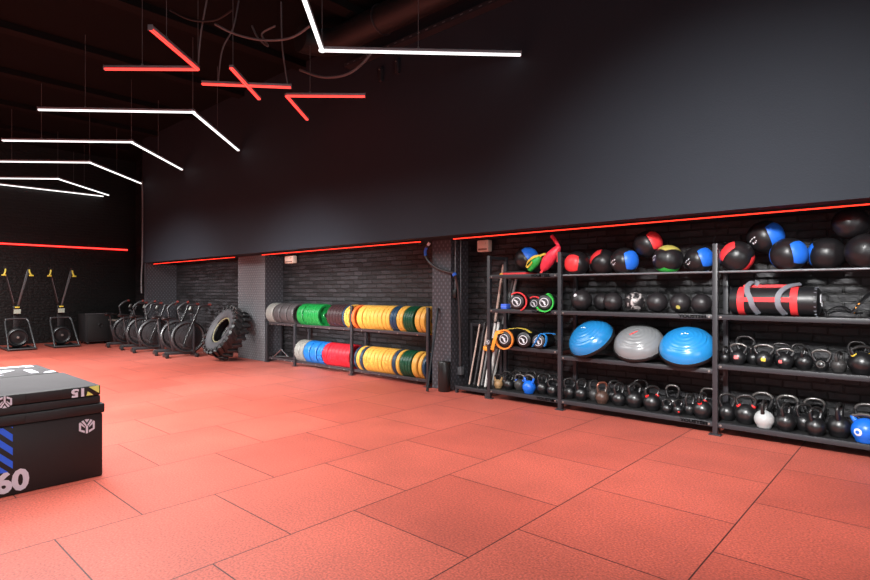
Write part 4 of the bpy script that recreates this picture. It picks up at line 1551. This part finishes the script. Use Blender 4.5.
for ri, (row, items) in enumerate(rows):
    z = PZ[1 - ri] + PDROP + .0015
    for x0, x1, n, c in items:
        nf = PCN - PR
        ua, ub = u_at(x0, nf), u_at(x1, nf)
        w = (ub - ua) / n
        for k in range(n):
            key = (row, c)
            seen[key] = seen.get(key, 0) + 1
            o = ORD[seen[key]]
            name = {'black': 'black red tinged', 'navy': 'dark navy blue'}.get(c, c)
            if totals[key] == 1:
                lab = 'only %s weight plate on the %s tier of the plate rack' % (name, row)
            else:
                lab = '%s %s weight plate from the left on the %s tier' % (o, name, row)
            r = PR
            t = thing('weight_plate', lab, 'weight plate', (ua + w * (k + .5), PCN, z), group='weight plates on the %s tier' % row)
            h = w / 2 - .0012
            prof = [(.028, -h * .8), (.07, -h * .8), (.078, -h * .62), (.165, -h * .62), (.18, -h * .95), (r - .014, -h), (r - .003, -h * .86), (r, -h * .6), (r, -h * .12), (r - .0025, 0), (r, h * .12), (r, h * .6), (r - .003, h * .86), (r - .014, h), (.18, h * .95), (.165, h * .62), (.078, h * .62), (.07, h * .8), (.028, h * .8)]
            MB().lathe(prof, MX, 48, True).build('rubber_disc', PCOL[c], t, angle=35)
            MB().lathe([(.0252, -h * .85), (.05, -h * .85), (.05, -h * .78), (.0275, -h * .78), (.0275, h * .78), (.05, h * .78), (.05, h * .85), (.0252, h * .85)], MX, 24, True).build('hub', M_HUB, t)
# small steel bracket lying on the lower rail
c = at_n(281.5, 353, 6.45)
t = thing('handle_attachment', 'small steel triangle handle lying on the empty left end of lower tier', 'handle', (c.x, 6.43, PZ[0] - .0))
b = MB()
b.tube([(-.16, -.06, .012), (.02, .0, .17), (.12, .1, .012)], .012, 8)
b.build('frame', M_CHROME, t)
MB().tube([(-.2, -.07, .014), (.16, .115, .014)], .014, 8).build('grip', M_BLACK, t)
# ------------------------------------------------------------------ air bikes
M_BIKE = mat('black bike frame', (36, 36, 39), .35, spec=.6)
M_CAGE = mat('dark fan cage wire', (70, 70, 72), .3, metal=.6)
M_FAN = mat('fan blade', (34, 34, 37), .34, spec=.6)
M_SEAT = mat('black saddle', (30, 27, 28), .4)
M_LCD = mat('console face', (170, 176, 170), .4)
M_REDB = mat('red bike trim', (104, 40, 36), .45)


def make_bike():
    """origin on the floor under the fan, riding direction local +Y"""
    t = thing('air_bike', 'x', 'exercise bike')
    r, cz = .335, .45
    # fan
    b = MB()
    b.cyl((-.05, 0, cz), (.05, 0, cz), .05, 16)
    for k in range(14):
        a = 2 * PI * k / 14
        d = Vector((0, math.cos(a), math.sin(a)))
        tn = Vector((0, -math.sin(a), math.cos(a)))
        M = Matrix((Vector((1, 0, 0)) * .8 + tn * .6, d, (Vector((1, 0, 0)) * -.6 + tn * .8))).transposed()
        b.box(Vector((0, 0, cz)) + d * .18, (.075, .24, .006), M)
    b.build('fan', M_FAN, t)
    # shallow side discs over the blades
    for x in (-1, 1):
        MB().lathe([(.06, x * .078), (.29, x * .058), (.29, x * .054), (.06, x * .073)], Matrix.Translation((0, 0, cz)) @ Matrix.Rotation(PI / 2, 4, 'Y'), 32, True).build('side_disc', M_FAN, t, angle=60)
    # cage: rim hoops and spokes on both sides
    b = MB()
    for x in (-.065, .065):
        b.tube(arc((x, 0, cz), r, 0, 2 * PI, 40, (0, 1, 0), (0, 0, 1))[:-1], .011, 8, True)
        b.tube(arc((x * 1.15, 0, cz), r * .62, 0, 2 * PI, 32, (0, 1, 0), (0, 0, 1))[:-1], .005, 6, True)
        for k in range(28):
            a = 2 * PI * k / 28
            d = Vector((0, math.cos(a), math.sin(a)))
            b.tube([Vector((x * 1.25, 0, cz)) + d * .07, Vector((x * 1.15, 0, cz)) + d * r * .62, Vector((x, 0, cz)) + d * r], .0035, 5)
        b.cyl((x, 0, cz), (x * 1.4, 0, cz), .075, 20)
    b.build('fan_cage', M_CAGE, t)
    b = MB()
    b.tube(arc((0, 0, cz), r * .99, 0, 2 * PI, 40, (0, 1, 0), (0, 0, 1))[:-1], .05, 8, True)
    for v in b.bm.verts:
        v.co.x *= 1.25
    # frame: floor beam, uprights to console and saddle
    b.build('rim_guard', M_BIKE, t)
    b = MB()
    b.bar((0, -.50, .10), (0, .17, .09), .05, .07, .006)
    b.bar((0, -.30, .14), (0, -.40, .60), .055, .07, .006)
    b.bar((.115, .10, .09), (.115, .10, .98), .045, .075, .006)
    b.bar((-.115, .10, .09), (-.115, .10, .98), .045, .075, .006)
    b.bar((-.13, .06, .98), (.13, .06, .98), .05, .05, .006)
    b.bar((0, -.36, .40), (0, -.02, .45), .05, .06, .006)
    b.build('frame', M_BIKE, t)
    for y, w in ((.14, .24), (-.47, .17)):
        o = MB().bar((-w, y, .05), (w, y, .05), .06, .06, .006).build('foot_bar', M_BIKE, t)
        for s in (-1, 1):
            f = MB().bar((s * w, y, .045), (s * (w + .03), y, .045), .07, .08, .008).build('foot_cap', M_RUBBER, o)
    b = MB()
    b.cyl((0, -.395, .58), (0, -.42, .86), .022, 12)
    b.build('seat_post', M_CAGE, t)
    b = MB()
    pts = bez([(0, -.55, .90), (0, -.48, .895), (0, -.38, .895), (0, -.26, .885)], 4)
    b.tube(pts, [.06, .10, .115, .12, .115, .105, .09, .075, .06, .048, .04, .034, .028], 14)
    for v in b.bm.verts:
        v.co.z = .89 + (v.co.z - .89) * .38
    b.build('saddle', M_SEAT, t)
    # swinging levers with grips bent forward
    for s, ph in ((-1, -.13), (1, .13)):
        b = MB()
        p = bez([(s * .16, -.12, .30), (s * .17, -.06 + ph * .4, .60), (s * .19, -.02 + ph, .90), (s * .20, .0 + ph * 1.4, 1.08)], 5)
        b.tube(p, .02, 10)
        h = b.build('lever', M_BIKE, t)
        e = p[-1]
        q = bez([e, e + Vector((0, .05, .07)), e + Vector((0, .14, .14)), e + Vector((0, .24, .175))], 5) if s < 0 else bez([e, e + Vector((0, .02, .07)), e + Vector((0, .09, .10)), e + Vector((0, .27, .11))], 5)
        MB().tube(q, .029, 10).build('grip', M_BIKE, h)
        g2 = [e + Vector((0, .20, .162)), e + Vector((0, .245, .177))] if s < 0 else [e + Vector((0, .2, .112)), e + Vector((0, .275, .112))]
        MB().tube(g2, .0305, 10).build('grip_end', M_REDB, h)
    b = MB()
    b.box((0, .07, 1.10), (.17, .05, .13), Matrix.Rotation(-.4, 3, 'X'), .01)
    b.bar((0, .06, .99), (0, .07, 1.06), .03, .03)
    c = b.build('console', M_BLACK, t)
    MB().box((0, .042, 1.112), (.12, .006, .07), Matrix.Rotation(-.4, 3, 'X')).build('screen', M_LCD, c, smooth=False)
    # cranks and pedals
    for s in (-1, 1):
        b = MB()
        b.bar((s * .09, -.22, .33), (s * .11, -.22 + s * .12, .33 - s * .09), .018, .03)
        c = b.build('crank', M_CAGE, t)
        MB().box((s * .155, -.22 + s * .12, .33 - s * .09), (.09, .09, .025), None, .005).build('pedal', M_BLACK, c)
    for s in (-1, 1):
        MB().cyl((s * .10, .19, .03), (s * .13, .19, .03), .03, 14).build('transport_wheel', M_RUBBER, t)
    return t


bikes = [(127.7, 332.5, -16.35, 'black air bike with fan wheel, farthest left of the row beside the black cabinet'),
         (142, 332, -15.35, 'black air bike second from the left, below the hanging grey cable'),
         (154.5, 335, -14.45, 'black air bike standing in the middle of the row of five'),
         (172, 334, -13.45, 'black air bike mostly hidden behind the nearest bike, second from right'),
         (188, 336.5, -12.75, 'black air bike nearest the big tractor tyre, largest looking fan wheel')]
proto = make_bike()
for i, (x, y, u, lb) in enumerate(bikes):
    o = proto if i == 0 else copy_tree(proto)
    p = at_u(x, y, u)
    o.location = (p.x, p.y + (.0 if i != 3 else .12), 0)
    o.rotation_euler = (0, 0, R(-12 - 2 * (i % 2)))
    tag(o, lb, 'exercise bike', 'air bikes along the right wall')

# ------------------------------------------------------------------ ski machines
M_SKI = mat('black ski machine', (22, 22, 24), .4)
M_SKIT = mat('grey stand tube', (104, 106, 108), .35, metal=.7)
M_YHAND = mat('yellow handle', (226, 206, 74), .45)
M_SCR = mat('ski monitor screen', (186, 206, 190), .4)


def make_ski():
    """origin on the floor, front local -Y"""
    t = thing('ski_machine', 'x', 'ski machine')
    b = MB()
    # base platform with low frame
    b.bb((-.29, -.46, .012), (.29, .52, .035), .004)
    b.build('base_plate', M_SKI, t)
    b = MB()
    b.tube(bez([(-.29, .52, .05), (-.29, -.2, .045), (-.29, -.44, .045), (-.27, -.47, .045), (0, -.475, .045), (.27, -.47, .045), (.29, -.44, .045), (.29, -.2, .045), (.29, .52, .05)], 4), .02, 10)
    b.build('base_tube', M_SKIT, t)
    b = MB()
    b.tube(bez([(-.28, -.42, .05), (-.265, -.2, .32), (-.25, .12, .68), (-.22, .18, .76), (-.2, .2, .785), (.2, .2, .785), (.22, .18, .76), (.25, .12, .68), (.265, -.2, .32), (.28, -.42, .05)], 5), .021, 10)
    b.build('stand_hoop', M_SKIT, t)
    # tower
    b = MB()
    b.bb((-.075, .20, .036), (.075, .32, 1.12), .01)
    b.build('tower', M_SKI, t)
    # flywheel housing
    MY = Matrix.Translation((0, .10, .31)) @ Matrix.Rotation(PI / 2, 4, 'X')
    b = MB()
    b.lathe([(0, -.09), (.2, -.09), (.24, -.07), (.25, -.03), (.25, .03), (.235, .06), (.19, .075), (.175, .06), (.15, .055), (.06, .07), (0, .075)], MY, 40)
    fw = b.build('flywheel_housing', M_SKI, t)
    MB().lathe([(.0, .08), (.03, .08), (.032, .074), (.0, .074)], MY, 16).build('hub_cap', M_BOLT, fw)
    MB().tube(arc((0, .035, .31), .2, 0, 2 * PI, 36)[:-1], .008, 6, True).build('vent_ring', M_SKIT, fw)
    # monitor
    b = MB()
    b.box((0, .14, .985), (.2, .05, .17), Matrix.Rotation(.25, 3, 'X'), .012)
    m = b.build('monitor', M_BLACK, t)
    MB().box((0, .112, .98), (.15, .006, .115), Matrix.Rotation(.25, 3, 'X')).build('screen', M_SCR, m, smooth=False)
    MB().box((0, .12, 1.09), (.10, .04, .035), None, .004).build('bracket', M_YHAND, m)
    # two arms in a V
    for s in (-1, 1):
        b = MB()
        b.bar((s * .035, .24, 1.10), (s * .25, .16, 2.10), .034 if s > 0 else .05, .05, .006)
        a = b.build('arm', M_SKIT if s > 0 else M_SKI, t)
        MB().lathe([(.0, -.03), (.04, -.03), (.045, 0), (.04, .03), (0, .03)], Matrix.Translation((s * .255, .14, 2.11)) @ Matrix.Rotation(PI / 2, 4, 'X'), 18).build('pulley', M_BLACK, a)
        h = MB()
        h.tube(bez([(s * .25, .08, 2.08), (s * .26, .06, 2.0), (s * .29, .05, 1.93)], 4), .02, 10)
        h.build('handle', M_YHAND, a)
        g = MB()
        g.box((s * .29, .05, 1.92), (.1, .04, .035), None, .008)
        g.build('grip', M_YHAND, a)
        MB().tube([(s * .26, .1, 2.08), (s * .05, .2, 1.2)], .005, 6).build('cord', M_DULL, a)
    return t


sk = make_ski()
for i, (x, y, lb) in enumerate(((22.5, 350.7, 'black ski machine with yellow handles, leftmost and cut close to the frame edge'), (67.5, 347.6, 'black ski machine with yellow handles, between the other one and black cabinet'))):
    o = sk if i == 0 else copy_tree(sk)
    p = at_h(x, y, 0)
    dirv = Vector((-p.x, -p.y))
    o.rotation_euler = (0, 0, R(90))
    off = Matrix.Rotation(R(90), 3, 'Z') @ Vector((0, -.46, 0))
    o.location = (p.x - off.x, p.y - off.y, 0)
    tag(o, lb, 'ski machine', 'ski machines in front of the far wall')

# ------------------------------------------------------------------ speaker cabinet
p = at_h(99.7, 343.8, 0)
t = thing('speaker_cabinet', 'square black speaker cabinet on casters in front of the far brick wall', 'speaker', (p.x - .32, p.y, 0), R(90))
# front local -Y
MB().bb((-.36, -.32, .07), (.36, .32, .86), .012).build('cabinet', mat('black carpeted box', (30, 29, 31), .75, bump=.1, bscale=90), t)
MB().bb((-.31, -.335, .12), (.31, -.321, .81), .004).build('grille', mat('black mesh', (24, 24, 25), .6, bump=.25, bscale=150), t)
b = MB()
MYb = Matrix.Translation((0.02, -.336, .53)) @ Matrix.Rotation(PI / 2, 4, 'X')
b.lathe([(0, .0), (.03, .0), (.055, .008), (.062, .004), (.062, -.002), (0, -.002)], MYb, 20)
b.build('port', M_BLACK, t)
b = MB()
b.bb((-.36, -.32, .861), (.36, -.29, .872))
b.build('front_edge', M_DULL, t, smooth=False)
for sx in (-.29, .29):
    for sy in (-.26, .26):
        c = MB().cyl((sx - .015, sy, .034), (sx + .015, sy, .034), .034, 14).build('caster', M_RUBBER, t)
        MB().bb((sx - .028, sy - .03, .04), (sx + .028, sy + .03, .069)).build('fork', M_DULL, c, smooth=False)
# low equipment bench between cabinet and bikes
p = at_h(120, 344.5, 0)
t = thing('equipment_case', 'low dark case with pale lid between the black cabinet and first bike', 'case', (p.x - .35, p.y + .1, 0), R(90))
MB().bb((-.2, -.25, .03), (.2, .25, .66), .01).build('body', M_BLACK, t)
MB().bb((-.21, -.26, .661), (.21, .26, .70), .008).build('lid', mat('pale worn lid', (120, 112, 104), .5, var=.3, scale=8), t)
for sx in (-.16, .16):
    for sy in (-.21, .21):
        MB().cyl((sx, sy, 0), (sx, sy, .03), .02, 10).build('foot', M_RUBBER, t)

# ------------------------------------------------------------------ tractor tyre
M_TYRE = mat('tyre rubber', (36, 36, 38), .42, spec=.6, var=.2, scale=10, bump=.1, bscale=30)
M_WALL = mat('dusty tyre sidewall', (74, 74, 78), .55, var=.15, scale=8)
M_BEAD = mat('pale tyre bead', (150, 146, 112), .5)
TR, TW = .575, .40
lean = R(27)
cn = 6.315 - (TW / 2 * math.cos(lean) + TR * math.sin(lean))
cz = TR * math.cos(lean) + TW / 2 * math.sin(lean)
tp = at_n(226.5, CY, cn)
t = thing('tractor_tyre', 'huge black tractor tyre leaning against the cladded pillar', 'tyre', (tp.x, cn, cz + .002), rot=(-lean, 0, R(-1)))
MYt = Matrix.Rotation(PI / 2, 4, 'X')      # local z of the lathe -> -y (towards the room)
Ro = TR - .04
prof = [(.27, -.10), (.30, -.15), (.40, -.185), (.48, -.18), (Ro, -.15), (Ro + .005, 0), (Ro, .15), (.48, .18), (.40, .185), (.30, .15), (.27, .10), (.30, .07), (.42, .12), (.48, .1), (.49, 0), (.48, -.1), (.42, -.12), (.30, -.07)]
MB().lathe(prof, MYt, 64, True).build('casing', M_TYRE, t, angle=50)
for s in (1, -1):
    MB().lathe([(.305, s * .156), (.315, s * .162), (.40, s * .192), (.478, s * .187), (.478, s * .183), (.40, s * .186), (.31, s * .157)], MYt, 64, True).build('sidewall', M_WALL, t, angle=60)
    MB().tube([(.282 * math.cos(2 * PI * k / 48), -s * .128, .282 * math.sin(2 * PI * k / 48)) for k in range(48)], .013, 8, True).build('bead', M_BEAD, t)
b = MB()
NL = 22
for k in range(NL):
    for s in (-1, 1):
        a = 2 * PI * (k + (.5 if s > 0 else 0)) / NL
        rad = Vector((math.cos(a), 0, math.sin(a)))
        tan = Vector((-math.sin(a), 0, math.cos(a)))
        ax = Vector((0, 1, 0))
        dirl = (ax * .82 + tan * .5 * s).normalized()
        other = rad.cross(dirl).normalized()
        M = Matrix((dirl, other, rad)).transposed()
        b.box(rad * (Ro + .018) + ax * s * .105 + tan * s * s * .0, (.20, .062, .05), M, .006)
        # lug foot running down the shoulder
        M2 = Matrix((ax, tan, rad)).transposed()
        b.box(rad * (Ro - .03) + ax * s * .183 + tan * .028, (.022, .062, .115), M2, .006)
b.build('tread', M_TYRE, t, angle=30)

# ------------------------------------------------------------------ plyometric boxes
M_BOX = mat('black vinyl box', (17, 17, 19), .6, var=.1, scale=5, bump=.08, bscale=50)
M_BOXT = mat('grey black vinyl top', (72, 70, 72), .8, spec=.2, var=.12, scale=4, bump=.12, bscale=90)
M_FLAP = mat('black velcro flap', (26, 26, 28), .7)
M_STRB = mat('blue stripe print', (30, 104, 245), .45)
M_HAZ = mat('yellow stripe print', (222, 228, 118), .5)
M_PRINT = mat('white vinyl print', (214, 214, 226), .5)
fx = -5.015
bn1 = at_u(102.9, 475, fx).y
BW, BD = .92, 1.04
# local frame: front face local x=0 looking +X, right end at y=0


def emblem(b, M, s):
    """hexagonal badge with a Y left standing in it"""
    def P(*pts):
        b.prism([(x * s, y * s) for x, y in pts], .003, M)
    P((-.065, -.5), (.065, -.5), (.065, -.02), (0, .06), (-.065, -.02))
    for k in (-1, 1):
        P((k * .02, .08), (k * .075, .0), (k * .34, .36), (k * .22, .43))
        P((k * .40, .32), (k * .48, .26), (k * .48, -.26), (k * .36, -.33), (k * .36, .25))
        P((k * .345, .10), (k * .345, .27), (k * .13, -.02), (k * .13, -.1))
        P((k * .345, -.34), (k * .345, -.2), (k * .13, -.3), (k * .13, -.46))
    P((-.15, .47), (.15, .47), (0, .24))


def clip_poly(p, z0, z1):
    for zc, sg in ((z0, 1), (z1, -1)):
        out = []
        for i in range(len(p)):
            a, b = p[i - 1], p[i]
            ia, ib = (a[1] - zc) * sg >= 0, (b[1] - zc) * sg >= 0
            if ia != ib:
                k = (zc - a[1]) / (b[1] - a[1])
                out.append((a[0] + (b[0] - a[0]) * k, zc))
            if ib:
                out.append(b)
        p = out
    return p


def front_M(y, z, flip=False):
    k = -1 if flip else 1
    return face_M((.0015, y, z), (0, k, 0), (0, 0, k))


t = thing('jump_box', 'big black soft jump box printed with 60 and blue stripes on the floor', 'jump box', (fx, bn1, 0))
MB().bb((-BD, -BW, 0), (0, 0, .515), .014).build('body', M_BOX, t)
b = MB()
b.bb((-BD - .012, -BW - .012, .516), (.012, .012, .592), .012)
b.build('lid', M_BOX, t)
MB().bb((.0122, -.52, .52), (.0165, -.26, .585), .002).build('flap', M_FLAP, t)
text('60', .205, front_M(-.597, .098) @ Matrix.Shear('XY', 4, (0, 0)), M_PRINT, t, 'number', bold=.009, sx=.98)
for k in range(-1, 5):
    zr = .449 - .099 * k
    y0, y1 = -.86, -.593
    w = y1 - y0
    q = clip_poly([(y0, zr - .053 + w), (y1, zr - .053), (y1, zr), (y0, zr + w)], .18, .506)
    if len(q) > 2:
        b = MB()
        b.prism(q, .002, face_M((.0012, 0, 0), (0, 1, 0), (0, 0, 1)))
        b.build('stripe', M_STRB, t, smooth=False)
b = MB()
emblem(b, front_M(-.115, .425), .115)
b.build('emblem', M_PRINT, t, smooth=False)

dy = at_u(100.7, 385, fx).y - bn1
t = thing('jump_box', 'low black soft jump box printed 15 upside down, stacked on the big one', 'jump box', (fx, bn1 + dy, .593))
MB().bb((-BD, -BW, 0), (0, 0, .066), .012).build('lower_layer', M_BOX, t)
b = MB()
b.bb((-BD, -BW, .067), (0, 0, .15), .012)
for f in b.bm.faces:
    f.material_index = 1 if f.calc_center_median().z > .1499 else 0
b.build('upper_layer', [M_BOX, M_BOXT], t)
MB().bb((.0003, -.50, .092), (.005, -.27, .146), .002).build('flap', M_FLAP, t)
MB().bb((.0003, -.51, .004), (.004, -.28, .062), .002).build('flap', M_FLAP, t)
text('15', .085, front_M(-.155, .108, True), M_PRINT, t, 'number', bold=.004, sx=1.25)
b = MB()
FM = face_M((.0012, 0, 0), (0, 1, 0), (0, 0, 1))
b.prism([(-.084, .141), (-.03, .146), (-.012, .146), (-.012, .084)], .002, FM)
b.build('stripe', M_HAZ, t, smooth=False)
b = MB()
b.prism([(-.093, .108), (-.052, .0745), (-.102, .0745)], .002, FM)
b.build('stripe', M_HAZ, t, smooth=False)
b = MB()
emblem(b, front_M(-.625, .10, True), .09)
b.build('emblem', M_PRINT, t, smooth=False)

q = at_h(58, 372, .745)
t = thing('jump_box', 'black soft jump box with white printed marks on its top, standing behind the stack', 'jump box', (fx - BD - .05, bn1 + dy - .02, 0))
b = MB()
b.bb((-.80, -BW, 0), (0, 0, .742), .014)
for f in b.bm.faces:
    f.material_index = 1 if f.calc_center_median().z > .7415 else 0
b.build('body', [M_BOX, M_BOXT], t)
b = MB()
TM = face_M((0, 0, .7422), (0, 1, 0), (-1, 0, 0))
b.prism([(-.20, .10), (-.14, .10), (-.14, .40), (-.20, .40)], .002, TM)
b.prism([(-.14, .62), (-.07, .62), (-.07, .76), (-.42, .76), (-.42, .68), (-.14, .68)], .002, TM)
b.prism([(-.46, .20), (-.26, .44), (-.32, .50), (-.52, .26)], .002, TM)
b.build('printed_mark', M_PRINT, t, smooth=False)
b = MB()
b.prism([(-.12, .03), (-.02, .03), (-.02, .13), (-.08, .13)], .002, TM)
b.prism([(-.50, .12), (-.40, .12), (-.47, .19)], .002, TM)
b.build('corner_print', M_PRINT, t, smooth=False)
